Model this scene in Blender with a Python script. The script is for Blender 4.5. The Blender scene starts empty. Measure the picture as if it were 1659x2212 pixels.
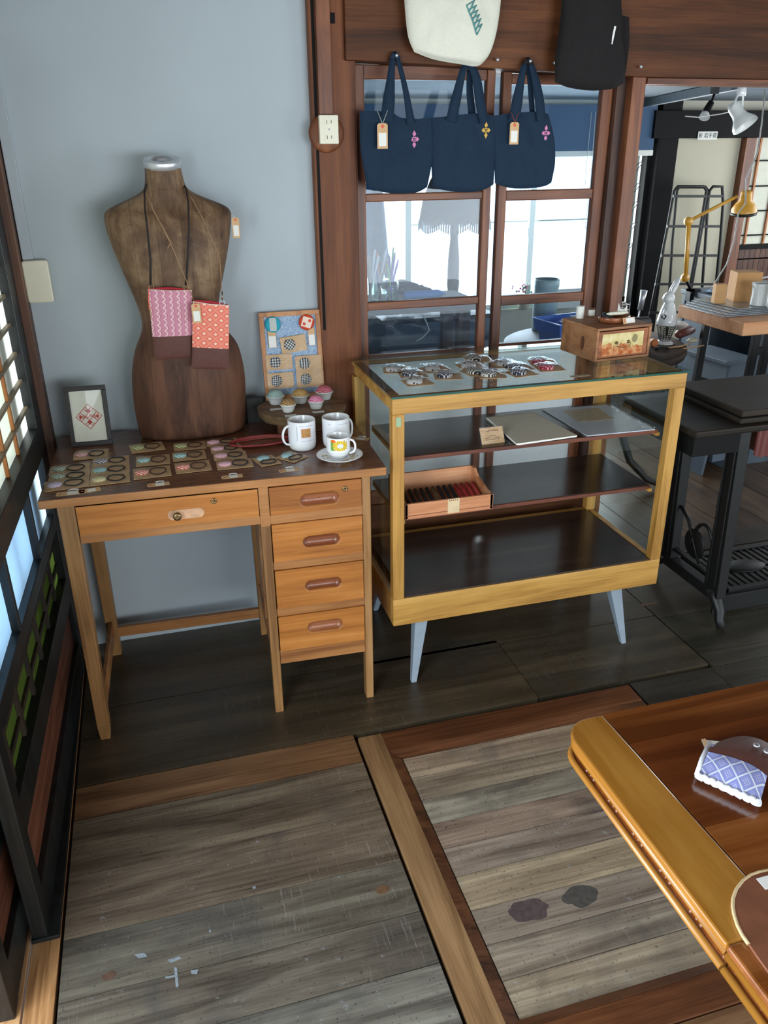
import bpy, bmesh, math, random
from mathutils import Vector, Matrix, noise
random.seed(7)
SC=bpy.context.scene; COL=SC.collection
# ---------------- camera ----------------
CAMP=Vector((0,0,1.5)); FPX=1737.876; IW,IH=1659,2212
CF=Vector((0.24808738,0.87722502,-0.41100962)); CR=Vector((0.96109107,-0.27608093,-0.00912517)); CU=Vector((0.12147675,0.39275383,0.91158534))
cd=bpy.data.cameras.new('camera'); cam=bpy.data.objects.new('camera',cd); COL.objects.link(cam)
cd.sensor_fit='VERTICAL'; cd.sensor_height=36; cd.lens=FPX/IH*36; cd.clip_start=.02; cd.clip_end=200
m=Matrix((CR,CU,-CF)).transposed().to_4x4(); m.translation=CAMP; cam.matrix_world=m
SC.camera=cam
SC.view_settings.view_transform='Standard'; SC.view_settings.look='None'
SC.view_settings.exposure=0.0; SC.view_settings.gamma=1
SC.cycles.max_bounces=8; SC.cycles.transparent_max_bounces=24
SC.cycles.use_denoising=True
# ---------------- light ----------------
W=bpy.data.worlds.new('sky'); SC.world=W; W.use_nodes=True
bg=W.node_tree.nodes['Background']; bg.inputs[0].default_value=(.86,.94,1,1); bg.inputs[1].default_value=2.2
def area(name,loc,target,sx,sy,watt,col=(.86,.94,1)):
    l=bpy.data.lights.new(name,'AREA'); l.shape='RECTANGLE'; l.size=sx; l.size_y=sy; l.energy=watt; l.color=col
    o=bpy.data.objects.new(name,l); COL.objects.link(o); o.location=loc
    o.rotation_euler=(Vector(target)-Vector(loc)).to_track_quat('-Z','Y').to_euler(); return o
area('entrance_daylight',(1.95,-2.1,.82),(.3,2.3,.25),2.8,1.25,90)
area('side_fill_light',(3.85,.4,1.0),(.5,2.1,.55),1.5,1.2,40)  # added fill lamp to brighten the desk top; the right wall has no window
area('veranda_daylight',(-.95,.25,.95),(.5,.9,.0),1.3,1.4,60,(.78,.89,1))
area('shoji_backlight',(-1.1,1.95,.75),(-.2,2.0,.55),1.3,.9,26,(.84,.94,1))
area('workroom_window_daylight',(2.1,5.05,1.15),(1.7,2.6,.7),2.4,1.3,120,(.86,.95,1))
area('workroom_side_fill',(4.4,3.4,1.3),(2.6,3.6,.8),1.4,1.0,20,(.92,.96,1))  # added fill lamp that brightens the workroom from the unseen right side

# ---------------- pixel helpers: a point of the photo on a known plane of the place ----------------
def ray(u,v): return CF+CR*((u-829.5)/FPX)-CU*((v-1106)/FPX)
def onz(u,v,z): d=ray(u,v); return CAMP+d*((z-CAMP.z)/d.z)
def ony(u,v,y): d=ray(u,v); return CAMP+d*(y/d.y)
def onx(u,v,x): d=ray(u,v); return CAMP+d*(x/d.x)

# ---------------- mesh builder ----------------
def lin(c):
    r=[]
    for x in c[:3]:
        x/=255.; r.append(x/12.92 if x<=.04045 else ((x+.055)/1.055)**2.4)
    return (r[0],r[1],r[2],1)
class MB:
    def __init__(s): s.v=[]; s.f=[]; s.mi=[]; s.tone=[]; s.uv=[]; s.m=0; s.t=1.; s.sm=[]; s.smooth=False
    def _f(s,idx,uv=None): s.f.append(idx); s.mi.append(s.m); s.tone.append(s.t); s.uv.append(uv); s.sm.append(s.smooth)
    def box(s,x0,x1,y0,y1,z0,z1,M=None):
        b=len(s.v)
        for x in(x0,x1):
            for y in(y0,y1):
                for z in(z0,z1):
                    p=Vector((x,y,z)); s.v.append(M@p if M else p)
        for q in((0,1,3,2),(4,6,7,5),(0,4,5,1),(2,3,7,6),(0,2,6,4),(1,5,7,3)): s._f([b+i for i in q])
        return s
    def hexa(s,P):  # 8 points: bottom 4 ccw, top 4
        b=len(s.v); s.v+= [Vector(p) for p in P]
        for q in((3,2,1,0),(4,5,6,7),(0,1,5,4),(1,2,6,5),(2,3,7,6),(3,0,4,7)): s._f([b+i for i in q])
        return s
    def sheet(s,x0,x1,y,z0,z1): return s.grid(lambda a,b:(x0+(x1-x0)*a,y,z0+(z1-z0)*b),2,2)
    def sheetx(s,y0,y1,x,z0,z1): return s.grid(lambda a,b:(x,y0+(y1-y0)*a,z0+(z1-z0)*b),2,2)
    def bar(s,a,b_,w,h,up=(0,0,1)):
        a=Vector(a); b_=Vector(b_); d=(b_-a).normalized(); up=Vector(up)
        sd=d.cross(up)
        if sd.length<1e-4: sd=d.cross(Vector((1,0,0)))
        sd.normalize(); u=sd.cross(d)
        P=[]
        for p in(a,b_):
            for i,j in((-1,-1),(1,-1),(1,1),(-1,1)): P.append(p+sd*i*w/2+u*j*h/2)
        return s.hexa(P)
    def loft(s,rings,closed=True,cap0=True,cap1=True,uv=True):
        b=len(s.v); n=len(rings[0])
        for r in rings: s.v+=[Vector(p) for p in r]
        L=len(rings); sm=s.smooth
        for i in range(L-1):
            for j in range(n if closed else n-1):
                k=(j+1)%n
                u0,u1=j/n,(j+1)/n; t0,t1=i/(L-1),(i+1)/(L-1)
                s._f([b+i*n+j,b+i*n+k,b+(i+1)*n+k,b+(i+1)*n+j],[(u0,t0),(u1,t0),(u1,t1),(u0,t1)])
        s.smooth=False
        if closed and cap0: s._f([b+j for j in range(n-1,-1,-1)])
        if closed and cap1: s._f([b+(L-1)*n+j for j in range(n)])
        s.smooth=sm
        return s
    def lathe(s,prof,c=(0,0,0),n=28,cap0=True,cap1=True,M=None,sx=1,sy=1):
        sm=s.smooth; s.smooth=True
        R=[]
        for r,z in prof:
            ring=[]
            for j in range(n):
                a=2*math.pi*j/n; p=Vector((c[0]+r*sx*math.cos(a),c[1]+r*sy*math.sin(a),c[2]+z)); ring.append(M@p if M else p)
            R.append(ring)
        s.loft(R,True,cap0,cap1); s.smooth=sm; return s
    def cyl(s,a,b_,r0,r1=None,n=14):
        r1=r0 if r1 is None else r1
        return s.tube([a,b_],[r0,r1],n)
    def tube(s,pts,r,n=8,closed=False):
        pts=[Vector(p) for p in pts]; sm=s.smooth; s.smooth=True
        if not isinstance(r,(list,tuple)): r=[r]*len(pts)
        up=Vector((0,0,1)); R=[]; L=len(pts)
        d0=(pts[1]-pts[0]).normalized()
        sd=d0.cross(up)
        if sd.length<.05: sd=d0.cross(Vector((1,0,0)))
        sd.normalize()
        for i,p in enumerate(pts):
            if closed: d=(pts[(i+1)%L]-pts[i-1])
            else: d=(pts[min(i+1,L-1)]-pts[max(i-1,0)])
            d.normalize(); sd=(sd-d*sd.dot(d)); 
            if sd.length<1e-5: sd=d.orthogonal()
            sd.normalize(); u=d.cross(sd)
            R.append([p+(sd*math.cos(2*math.pi*j/n)+u*math.sin(2*math.pi*j/n))*r[i] for j in range(n)])
        if closed: R.append(R[0]); s.loft(R,True,False,False)
        else: s.loft(R)
        s.smooth=sm; return s
    def ribbon(s,pts,w,th,side=(1,0,0)):
        # flat strap following pts, width w along side
        pts=[Vector(p) for p in pts]; R=[]
        ws=w if isinstance(w,(list,tuple)) else [w]*len(pts)
        for i,p in enumerate(pts):
            d=(pts[min(i+1,len(pts)-1)]-pts[max(i-1,0)]).normalized()
            sd=Vector(side); sd=(sd-d*sd.dot(d)).normalized(); u=sd.cross(d)
            w_=ws[i]
            R.append([p-sd*w_/2-u*th/2,p+sd*w_/2-u*th/2,p+sd*w_/2+u*th/2,p-sd*w_/2+u*th/2])
        return s.loft(R)
    def prism(s,poly,a,b_,fn):
        # poly list of 2d; fn(u,v,w)->Vector ; w in a..b_
        n=len(poly); b=len(s.v)
        for w in(a,b_):
            for u,v in poly: s.v.append(Vector(fn(u,v,w)))
        s._f([b+i for i in range(n-1,-1,-1)]); s._f([b+n+i for i in range(n)])
        for i in range(n):
            j=(i+1)%n; s._f([b+i,b+j,b+n+j,b+n+i])
        return s
    def grid(s,fn,nu,nv,uvf=None):
        b=len(s.v)
        for i in range(nu+1):
            for j in range(nv+1): s.v.append(Vector(fn(i/nu,j/nv)))
        for i in range(nu):
            for j in range(nv):
                q=[(i,j),(i+1,j),(i+1,j+1),(i,j+1)]
                uv=[(a/nu,c/nv) for a,c in q]
                if uvf: uv=[uvf(*x) for x in uv]
                s._f([b+a*(nv+1)+c for a,c in q],uv)
        return s
    def build(s,name,mats,parent=None,bevel=0,M=None,seg=2):
        me=bpy.data.meshes.new(name)
        me.from_pydata([tuple((M@v) if M else v) for v in s.v],[],s.f)
        if not isinstance(mats,(list,tuple)): mats=[mats]
        for mt in mats: me.materials.append(mt)
        me.polygons.foreach_set('material_index',s.mi); me.polygons.foreach_set('use_smooth',s.sm)
        me.color_attributes.new('tone','FLOAT_COLOR','CORNER'); me.uv_layers.new(name='UVMap')
        ca=me.color_attributes['tone']; uvl=me.uv_layers['UVMap']
        k=0
        for p in me.polygons:
            uv=s.uv[p.index]; t=s.tone[p.index]; t=t if isinstance(t,(tuple,list)) else (t,t,t)
            for q in range(p.loop_total):
                if uv: uvl.data[k].uv=uv[q]
                ca.data[k].color=(t[0],t[1],t[2],1); k+=1
        me.update(); me.validate()
        bm=bmesh.new(); bm.from_mesh(me); bmesh.ops.recalc_face_normals(bm,faces=bm.faces); bm.to_mesh(me); bm.free()
        o=bpy.data.objects.new(name,me); COL.objects.link(o)
        if parent: o.parent=parent
        if bevel:
            b=o.modifiers.new('bevel','BEVEL'); b.width=bevel; b.segments=seg; b.limit_method='ANGLE'; b.angle_limit=math.radians(50)
        return o
def thing(name,label,cat,loc=(0,0,0),rz=0,group=None):
    o=bpy.data.objects.new(name,None); COL.objects.link(o); o.location=loc; o.rotation_euler=(0,0,rz); o.empty_display_size=.05
    return tag(o,label,cat,group)
def tag(o,label,cat,group=None):
    o['label']=label; o['category']=cat
    if group: o['group']=group
    return o
def st(o): o['kind']='structure'; return o
def boxes(name,mat,parent,L,bevel=0):
    for b in L: o=MB().box(*b).build(name,mat,parent,bevel=bevel)
    return o
def copy_tree(o,parent=None):
    c=o.copy(); COL.objects.link(c)
    if parent: c.parent=parent
    for ch in list(o.children): copy_tree(ch,c)
    return c
def T(x,y,z,rz=0,rx=0,ry=0): return Matrix.Translation((x,y,z))@Matrix.Rotation(rz,4,'Z')@Matrix.Rotation(ry,4,'Y')@Matrix.Rotation(rx,4,'X')
def rr(x0,x1,y0,y1,r,n=6):
    P=[]
    for cx,cy,a0 in((x1-r,y0+r,-90),(x1-r,y1-r,0),(x0+r,y1-r,90),(x0+r,y0+r,180)):
        for i in range(n+1):
            a=math.radians(a0+90*i/n); P.append((cx+r*math.cos(a),cy+r*math.sin(a)))
    return P
# ---------------- materials ----------------
class N:
    def __init__(s,name):
        s.m=bpy.data.materials.new(name); s.m.use_nodes=True; s.nt=s.m.node_tree; s.n=s.nt.nodes; s.l=s.nt.links
        s.b=s.n['Principled BSDF']; s.out=s.n['Material Output']
    def new(s,t,**k):
        x=s.n.new(t)
        for a,b in k.items(): setattr(x,a,b)
        return x
    def put(s,sock,val):
        if isinstance(val,bpy.types.NodeSocket): s.l.new(val,sock)
        elif val is not None: sock.default_value=val
    def math(s,op,a,b=0.,c=None):
        x=s.new('ShaderNodeMath',operation=op); s.put(x.inputs[0],a); s.put(x.inputs[1],b)
        if c is not None: s.put(x.inputs[2],c)
        return x.outputs[0]
    def mix(s,f,a,b,mode='MIX'):
        x=s.new('ShaderNodeMix',data_type='RGBA',blend_type=mode); s.put(x.inputs[0],f); s.put(x.inputs[6],a); s.put(x.inputs[7],b); return x.outputs[2]
    def coord(s,kind='Object'): return s.new('ShaderNodeTexCoord').outputs[kind]
    def map(s,v,sc=(1,1,1),rot=(0,0,0),loc=(0,0,0)):
        x=s.new('ShaderNodeMapping'); s.put(x.inputs[0],v); x.inputs[1].default_value=loc; x.inputs[2].default_value=rot; x.inputs[3].default_value=sc; return x.outputs[0]
    def noise(s,v,sc=5,det=4,ro=.55,dist=0.,out=0):
        x=s.new('ShaderNodeTexNoise'); s.put(x.inputs['Vector'],v); x.inputs['Scale'].default_value=sc; x.inputs['Detail'].default_value=det; x.inputs['Roughness'].default_value=ro; x.inputs['Distortion'].default_value=dist; return x.outputs[out]
    def ramp(s,f,stops,interp='LINEAR'):
        x=s.new('ShaderNodeValToRGB'); x.color_ramp.interpolation=interp; s.put(x.inputs[0],f)
        e=x.color_ramp.elements
        while len(e)<len(stops): e.new(.5)
        for i,(p,c) in enumerate(stops):
            e[i].position=p; e[i].color=c if isinstance(c,tuple) else (c,c,c,1)
        return x.outputs[0]
    def sep(s,v):
        x=s.new('ShaderNodeSeparateXYZ'); s.put(x.inputs[0],v); return x.outputs
    def comb(s,x_,y_,z_=0.):
        x=s.new('ShaderNodeCombineXYZ'); s.put(x.inputs[0],x_); s.put(x.inputs[1],y_); s.put(x.inputs[2],z_); return x.outputs[0]
    def bump(s,h,st_=.3,d=.002):
        x=s.new('ShaderNodeBump'); x.inputs['Strength'].default_value=st_; x.inputs['Distance'].default_value=d; s.put(x.inputs['Height'],h); s.l.new(x.outputs[0],s.b.inputs['Normal'])
    def fin(s,col,rough=.5,spec=.5,metal=0.,coat=0.):
        s.put(s.b.inputs['Base Color'],col); s.put(s.b.inputs['Roughness'],rough); s.b.inputs['Specular IOR Level'].default_value=spec; s.b.inputs['Metallic'].default_value=metal
        if coat: s.b.inputs['Coat Weight'].default_value=coat; s.b.inputs['Coat Roughness'].default_value=.15
        return s.m
def plain(name,c,rough=.6,metal=0.,spec=.5,var=.12,sc=30,bump=0.,coat=0.):
    n=N(name); o=n.coord(); f=n.noise(o,sc,3)
    c=lin(c); a=tuple(x*(1-var) for x in c[:3])+(1,); b=tuple(min(1,x*(1+var)) for x in c[:3])+(1,)
    if bump: n.bump(n.noise(o,sc*6,3),.4,bump)
    return n.fin(n.ramp(f,[(.3,a),(.7,b)]),rough,spec,metal,coat)
def wood(name,dark,mid,light,axis='x',rough=.45,grain=1.,tone=False,scratch=0.,knots=False,coat=0.,bump=.0006,spec=.5,big=1.,fine=.28):
    n=N(name); o=n.coord()
    oi=n.new('ShaderNodeObjectInfo'); off=n.math('MULTIPLY',oi.outputs['Random'],37.)
    add=n.new('ShaderNodeVectorMath',operation='ADD'); n.put(add.inputs[0],o); n.put(add.inputs[1],n.comb(off,off,off)); v=add.outputs[0]
    if tone:
        at=n.new('ShaderNodeAttribute',attribute_name='tone'); sp=n.sep(at.outputs['Vector'])
        k=n.math('MULTIPLY',sp[0],91.7); add2=n.new('ShaderNodeVectorMath',operation='ADD'); n.put(add2.inputs[0],v); n.put(add2.inputs[1],n.comb(k,k,k)); v=add2.outputs[0]
    S={'x':(1.2,14,14),'y':(14,1.2,14),'z':(14,14,1.2)}[axis]
    S2={'x':(4,160,160),'y':(160,4,160),'z':(160,160,4)}[axis]
    f=n.noise(n.map(v,tuple(q*big for q in S)),1.6*grain,5,.6,.8)
    g=n.noise(n.map(v,S2),1.2*grain,3,.6)
    h=n.math('ADD',n.math('MULTIPLY',f,1-fine),n.math('MULTIPLY',g,fine))
    c=n.ramp(h,[(.36,lin(dark)),(.5,lin(mid)),(.66,lin(light))])
    patch=n.noise(n.map(v,(1,1,1)),5.,3,.6)
    c=n.mix(n.math('MULTIPLY',n.ramp(patch,[(.35,0.),(.75,1.)]),.35),c,lin(dark))
    if tone: c=n.mix(1.,c,at.outputs['Color'],'MULTIPLY')
    if scratch:
        s1=n.noise(n.map(v,(3,3,3)),14,6,.75); sc_=n.ramp(s1,[(.62,0.),(.72,1.)])
        c=n.mix(n.math('MULTIPLY',sc_,scratch),c,(.32,.36,.38,1))
    if scratch:
        sp_=n.noise(v,150,2,.5); c=n.mix(n.math('MULTIPLY',n.ramp(sp_,[(.66,0.),(.70,1.)]),.55),c,(.008,.008,.008,1))
        cs=n.noise(n.map(v,(26,1.2,1)),9.,3,.7); big_=n.noise(v,2.2,3,.6)
        c=n.mix(n.math('MULTIPLY',n.math('MULTIPLY',n.ramp(cs,[(.60,0.),(.72,1.)]),n.ramp(big_,[(.45,0.),(.62,1.)])),scratch*.75),c,(.42,.40,.36,1))
        c=n.mix(n.math('MULTIPLY',n.ramp(n.noise(v,3.1,4,.65,.4),[(.52,0.),(.66,1.)]),.45),c,(.035,.036,.036,1))
    n.bump(h,.5,bump)
    return n.fin(c,n.math('ADD',n.math('MULTIPLY',g,min(.25,fine)),rough-.5*min(.25,fine)) ,spec,0.,coat)
def glass(name,tint=(.93,.98,1),refl=.1,haze=0.,hz=(140,165,185)):
    n=N(name); n.n.remove(n.b)
    t=n.new('ShaderNodeBsdfTransparent'); t.inputs[0].default_value=(*tint,1)
    g=n.new('ShaderNodeBsdfGlossy'); g.inputs['Roughness'].default_value=.015
    fr=n.new('ShaderNodeLayerWeight'); fr.inputs[0].default_value=.5
    mx=n.new('ShaderNodeMixShader'); n.put(mx.inputs[0],n.math('ADD',n.math('MULTIPLY',n.math('POWER',fr.outputs['Facing'],4.5),.8),refl)); n.l.new(t.outputs[0],mx.inputs[1]); n.l.new(g.outputs[0],mx.inputs[2])
    last=mx.outputs[0]
    if haze:
        d=n.new('ShaderNodeBsdfDiffuse'); d.inputs[0].default_value=lin(hz)
        m2=n.new('ShaderNodeMixShader'); dust=n.noise(n.coord(),9,5,.7); n.put(m2.inputs[0],n.math('MULTIPLY',n.ramp(dust,[(.3,.55),(.8,1.)]),haze)); n.l.new(last,m2.inputs[1]); n.l.new(d.outputs[0],m2.inputs[2]); last=m2.outputs[0]
    n.l.new(last,n.out.inputs[0]); return n.m
def plastic_film(name='clear_film'):
    n=N(name); n.n.remove(n.b)
    t=n.new('ShaderNodeBsdfTransparent'); t.inputs[0].default_value=(.96,.97,.97,1)
    g=n.new('ShaderNodeBsdfGlossy'); g.inputs['Roughness'].default_value=.07
    fr=n.new('ShaderNodeLayerWeight'); fr.inputs[0].default_value=.5
    bp=n.new('ShaderNodeBump'); bp.inputs['Strength'].default_value=1; bp.inputs['Distance'].default_value=.004; n.put(bp.inputs['Height'],n.noise(n.coord(),70,3,.6,1.5)); n.l.new(bp.outputs[0],g.inputs['Normal'])
    mx=n.new('ShaderNodeMixShader'); n.put(mx.inputs[0],n.math('ADD',n.math('MULTIPLY',n.math('POWER',fr.outputs['Facing'],4.),.5),.06)); n.l.new(t.outputs[0],mx.inputs[1]); n.l.new(g.outputs[0],mx.inputs[2]); n.l.new(mx.outputs[0],n.out.inputs[0]); return n.m
def paper_glow(name,c,tr=.5):
    n=N(name); n.n.remove(n.b)
    f=n.ramp(n.noise(n.coord(),60,4,.6),[(.3,tuple(x*.95 for x in lin(c)[:3])+(1,)),(.7,lin(c))])
    d=n.new('ShaderNodeBsdfDiffuse'); t=n.new('ShaderNodeBsdfTranslucent'); n.put(d.inputs[0],f); n.put(t.inputs[0],f)
    mx=n.new('ShaderNodeMixShader'); mx.inputs[0].default_value=tr; n.l.new(d.outputs[0],mx.inputs[1]); n.l.new(t.outputs[0],mx.inputs[2]); n.l.new(mx.outputs[0],n.out.inputs[0]); return n.m
MAT={}
def M_(k,f):
    if k not in MAT: MAT[k]=f()
    return MAT[k]
m_wall=plain('wall_paint',(176,186,190),.9,var=.025,sc=5,bump=.0006)
m_wallb=plain('workroom_plaster',(200,196,180),.9,var=.05,sc=5)
m_floor=wood('old_floorboard',(62,54,44),(98,88,76),(128,118,102),'x',.42,tone=True,scratch=.5)
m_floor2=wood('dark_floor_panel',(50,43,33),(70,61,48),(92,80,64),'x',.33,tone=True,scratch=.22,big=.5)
m_panel=wood('weathered_plank',(100,86,72),(142,128,110),(178,164,142),'x',.6,tone=True,scratch=.55)
m_frameboard=wood('hatch_frame_oak',(80,54,34),(116,84,56),(140,106,74),'x',.4)
m_frameboardy=wood('hatch_frame_oak_long',(100,72,46),(132,100,66),(156,122,84),'y',.4)
m_reddark=wood('hatch_moulding',(50,28,16),(84,50,30),(112,72,46),'x',.35)
m_room2=wood('workroom_floorboard',(52,38,26),(78,58,40),(100,78,56),'y',.35,tone=True)
m_pillar=wood('pillar_cedar',(84,46,26),(122,72,42),(150,96,62),'z',.55,big=.5,spec=.3,bump=.0002)
m_lintel=wood('lintel_cedar',(50,28,14),(88,50,26),(120,74,42),'x',.55,big=.45,spec=.25,bump=.0002)
m_sash=wood('sash_wood',(70,36,20),(116,66,38),(150,92,54),'x',.45)
m_sashz=wood('sash_wood_upright',(70,36,20),(116,66,38),(150,92,54),'z',.45)
m_sashd=wood('sash_dark_upright',(38,24,18),(66,42,32),(96,64,48),'z',.45)
m_shojid=wood('shoji_dark_lacquer',(10,12,12),(17,20,20),(30,35,35),'z',.42,bump=.0003)
m_shojil=wood('shoji_lattice_wood',(110,62,24),(170,104,48),(196,134,76),'z',.5)
m_shojih=wood('shoji_lattice_rail',(84,72,56),(128,112,88),(156,140,112),'y',.5)
m_post=wood('corner_post_wood',(46,24,12),(84,50,28),(112,72,42),'z',.5)
m_track=wood('threshold_track_wood',(120,80,44),(176,130,84),(204,164,118),'y',.5)
m_deskt=wood('desk_top_veneer',(92,58,38),(106,68,46),(120,80,56),'x',.27,big=.35,coat=.25,bump=.00004,fine=.05)
m_desk=wood('desk_wood',(124,76,38),(166,112,62),(190,136,84),'x',.42,big=.5,bump=.0003)
m_deskz=wood('desk_leg_wood',(112,76,42),(152,110,64),(176,134,86),'z',.42,big=.5,bump=.0003)
m_deskdr=wood('desk_drawer_wood',(134,78,30),(176,110,46),(202,136,68),'x',.4,big=.35,bump=.0003)
m_pull=wood('desk_pull_wood',(88,44,24),(134,76,46),(168,108,72),'x',.3,big=.5,coat=.3)
m_case=wood('case_oak',(148,104,44),(192,144,70),(214,168,94),'x',.42,big=.5,bump=.0003)
m_casez=wood('case_oak_upright',(148,104,44),(192,144,70),(214,168,94),'z',.42,big=.5,bump=.0003)
m_shelf=wood('dark_shelf_veneer',(34,23,17),(56,40,31),(78,58,46),'x',.2,coat=.25,big=.6,bump=.0001,fine=.1)
m_shelfe=wood('shelf_edge',(70,34,20),(104,54,34),(134,78,52),'x',.5)
m_taby=wood('table_honey_edge',(112,70,18),(160,106,36),(186,134,60),'y',.28,big=.5,coat=.4,bump=.00006,fine=.12)
m_tabx=wood('table_brown_panel',(84,42,14),(122,68,28),(150,92,46),'x',.22,big=.5,coat=.4,bump=.00006,fine=.12)
m_tabr=wood('table_red_panel',(74,34,14),(104,54,24),(124,70,36),'x',.16,big=.5,coat=.6,bump=.00005,fine=.08)
m_black=plain('black_iron',(11,12,11),.5,.05,var=.25,sc=20,bump=.0008)
m_darkbeam=plain('blackened_beam',(9,9,8),.75,var=.2,spec=.25)
m_steel=plain('brushed_steel',(214,217,220),.38,.7,var=.05)
m_brass=plain('aged_brass',(150,130,92),.35,1.,var=.2)
m_white=plain('white_glaze',(236,238,238),.14,var=.02,coat=.3)
m_cream=plain('cream_plastic',(222,218,194),.35,var=.02)
m_kraft=plain('kraft_card',(208,170,126),.85,var=.06,sc=60)
m_paperw=plain('white_paper',(232,232,224),.8,var=.02)
m_film=plastic_film()
m_glassw=glass('window_glass',(.86,.94,1),.03,.045,(110,140,170))
m_glassc=glass('case_glass',(.93,.98,.97),.03)
m_glasse=plain('glass_edge_green',(40,84,72),.2,var=.1)
m_leather=plain('brown_leather',(92,56,48),.5,spec=.3,var=.08,sc=80,bump=.0006)
m_brownform=None
# ---------------- setting: floor ----------------
f=MB(); g=.0012
def plank(x0,x1,y0,y1,mi,t,z=0.): f.m=mi; f.t=t; f.box(x0+g,x1-g,y0+g,y1-g,z-.02,z)
f.m=1; f.t=.2; f.box(-.36,4.0,-2.3,2.6,-.05,-.021)
rows=[-2.2,-2.04,-1.88,-1.7,-1.55,-1.38,-1.22,-1.05,-.9,-.72,-.56,-.4,-.22,-.06,.12,.28,.44,.58,.73,.88,1.038,1.164,1.3055,1.471,1.648]
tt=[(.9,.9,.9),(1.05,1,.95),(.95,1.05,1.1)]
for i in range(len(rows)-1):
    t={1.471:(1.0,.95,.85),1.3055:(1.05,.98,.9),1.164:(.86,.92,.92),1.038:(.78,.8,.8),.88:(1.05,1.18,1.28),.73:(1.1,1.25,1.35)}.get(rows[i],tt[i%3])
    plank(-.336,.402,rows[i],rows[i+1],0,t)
plank(-.336,.402,1.650,1.765,3,1.)
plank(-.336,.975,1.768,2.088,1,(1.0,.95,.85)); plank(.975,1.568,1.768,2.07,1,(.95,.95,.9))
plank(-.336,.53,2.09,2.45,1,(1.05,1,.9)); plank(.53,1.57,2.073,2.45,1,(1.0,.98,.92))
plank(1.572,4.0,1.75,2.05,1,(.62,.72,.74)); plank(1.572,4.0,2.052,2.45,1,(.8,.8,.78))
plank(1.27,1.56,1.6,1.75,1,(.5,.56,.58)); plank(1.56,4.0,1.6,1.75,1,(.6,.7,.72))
for i in range(26):
    y=1.6-.16*(i+1); plank(1.27,4.0,y,y+.16,0,(.7+.1*(i%3),)*3)
# weathered boards set inside the hatch frame
ys=[.887,.97,1.052,1.139,1.232,1.3155,1.396,1.478,1.56,1.638]
tn=[(1.1,1.08,1.0),(1.0,1.0,1.0),(.82,.8,.82),(1.15,1.1,.95),(.8,.76,.78),(.9,.8,.78),(.86,.92,.92),(.95,.92,.85),(1.0,.9,.82)]
for i in range(9): plank(.508,1.19,ys[i],ys[i+1],2,tn[i],-.008)
for i in range(20):
    y=.795-.13*(i+1); plank(.41,1.26,y,y+.13,3,(1.15,1.0,.85))
# next room boards run away from the camera
xx=[-.6+.192*i for i in range(28)]
for i,x in enumerate(xx): plank(x,x+.191,2.585,4.62,4,(.9+.12*((i*7)%4)/3,)*3)
f.m=1; f.t=(.55,.5,.45); f.box(-.6,4.7,2.452,2.583,-.02,.004)
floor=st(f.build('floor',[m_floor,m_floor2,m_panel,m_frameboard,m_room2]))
# dark water stains on the hatch boards
def blot(name,cx,cy,r,mat,z):
    b=MB(); P=[]
    for i in range(40):
        a=2*math.pi*i/40; q=r*(1+.22*noise.noise(Vector((math.cos(a)*1.6+cx*9,math.sin(a)*1.6,cy)))+.05*noise.noise(Vector((math.cos(a)*7,math.sin(a)*7,3))))
        P.append((cx+q*1.15*math.cos(a),cy+q*.72*math.sin(a)))
    b.prism(P,0,.0002,lambda u,v,w:(u,v,z+w)); return b.build(name,mat,floor)
m_stain=plain('old_ink_stain',(72,58,56),.8,var=.3,sc=90)
p=onz(1142,1966,-.008); blot('stain',p.x,p.y,.038,m_stain,-.0078)
p=onz(1253,1935,-.008); blot('stain',p.x,p.y,.036,plain('grey_ink_stain',(66,62,56),.8,var=.3,sc=90),-.0078)
m_fleck=plain('pale_paint_fleck',(116,124,128),.8,var=.25,sc=200)
def fleck(name,pts,mat):
    f=MB(); Q=[onz(a,b,.0002) for a,b in pts]; f.prism([(q.x,q.y) for q in Q],.0002,.0006,lambda u,v,w:(u,v,w)); f.build(name,mat,floor)
for P_ in ([(290,2062),(312,2058),(318,2066),(300,2070)],[(362,2074),(388,2066),(392,2070),(370,2080)],[(376,2090),(382,2090),(386,2130),(380,2134)],[(356,2110),(378,2106),(378,2110),(358,2114)],[(412,2096),(428,2094),(426,2104),(414,2104)],[(452,2008),(456,2008),(456,2014),(451,2013)],[(545,1916),(552,1914),(553,1919),(546,1920)]): fleck('paint_fleck',P_,m_fleck)
p=onz(826,1922,0); blot('knot',p.x,p.y,.014,plain('orange_knot',(98,70,46),.6,var=.35,sc=60),.0002); p=onz(236,2108,0); blot('knot',p.x,p.y,.012,plain('dark_knot_floor',(78,56,44),.6,var=.3,sc=60),.0002)
# hatch frame
f=MB(); f.box(.41,.478,.30,1.742,-.02,.004); o=st(f.build('trim_1',m_frameboardy,bevel=.002))
f=MB(); f.box(.478,1.262,1.665,1.742,-.02,.004); f.box(.478,1.19,.797,.866,-.02,.003); f.build('rail',m_lintel,o,bevel=.002)
f=MB(); f.box(1.19,1.262,.0,1.665,-.02,.003); f.build('stile',m_reddark,o,bevel=.002)
f=MB()
f.hexa([(.478,.866,-.02),(.506,.888,-.02),(.506,1.64,-.02),(.478,1.665,-.02),(.478,.866,.0035),(.506,.888,-.006),(.506,1.64,-.006),(.478,1.665,.0035)])
f.hexa([(.478,1.665,-.02),(.506,1.64,-.02),(1.19,1.64,-.02),(1.19,1.665,-.02),(.478,1.665,.0035),(.506,1.64,-.006),(1.19,1.64,-.006),(1.19,1.665,.0035)])
f.hexa([(.478,.866,-.02),(1.19,.866,-.02),(1.19,.888,-.02),(.506,.888,-.02),(.478,.866,.0035),(1.19,.866,.0035),(1.19,.888,-.006),(.506,.888,-.006)])
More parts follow.
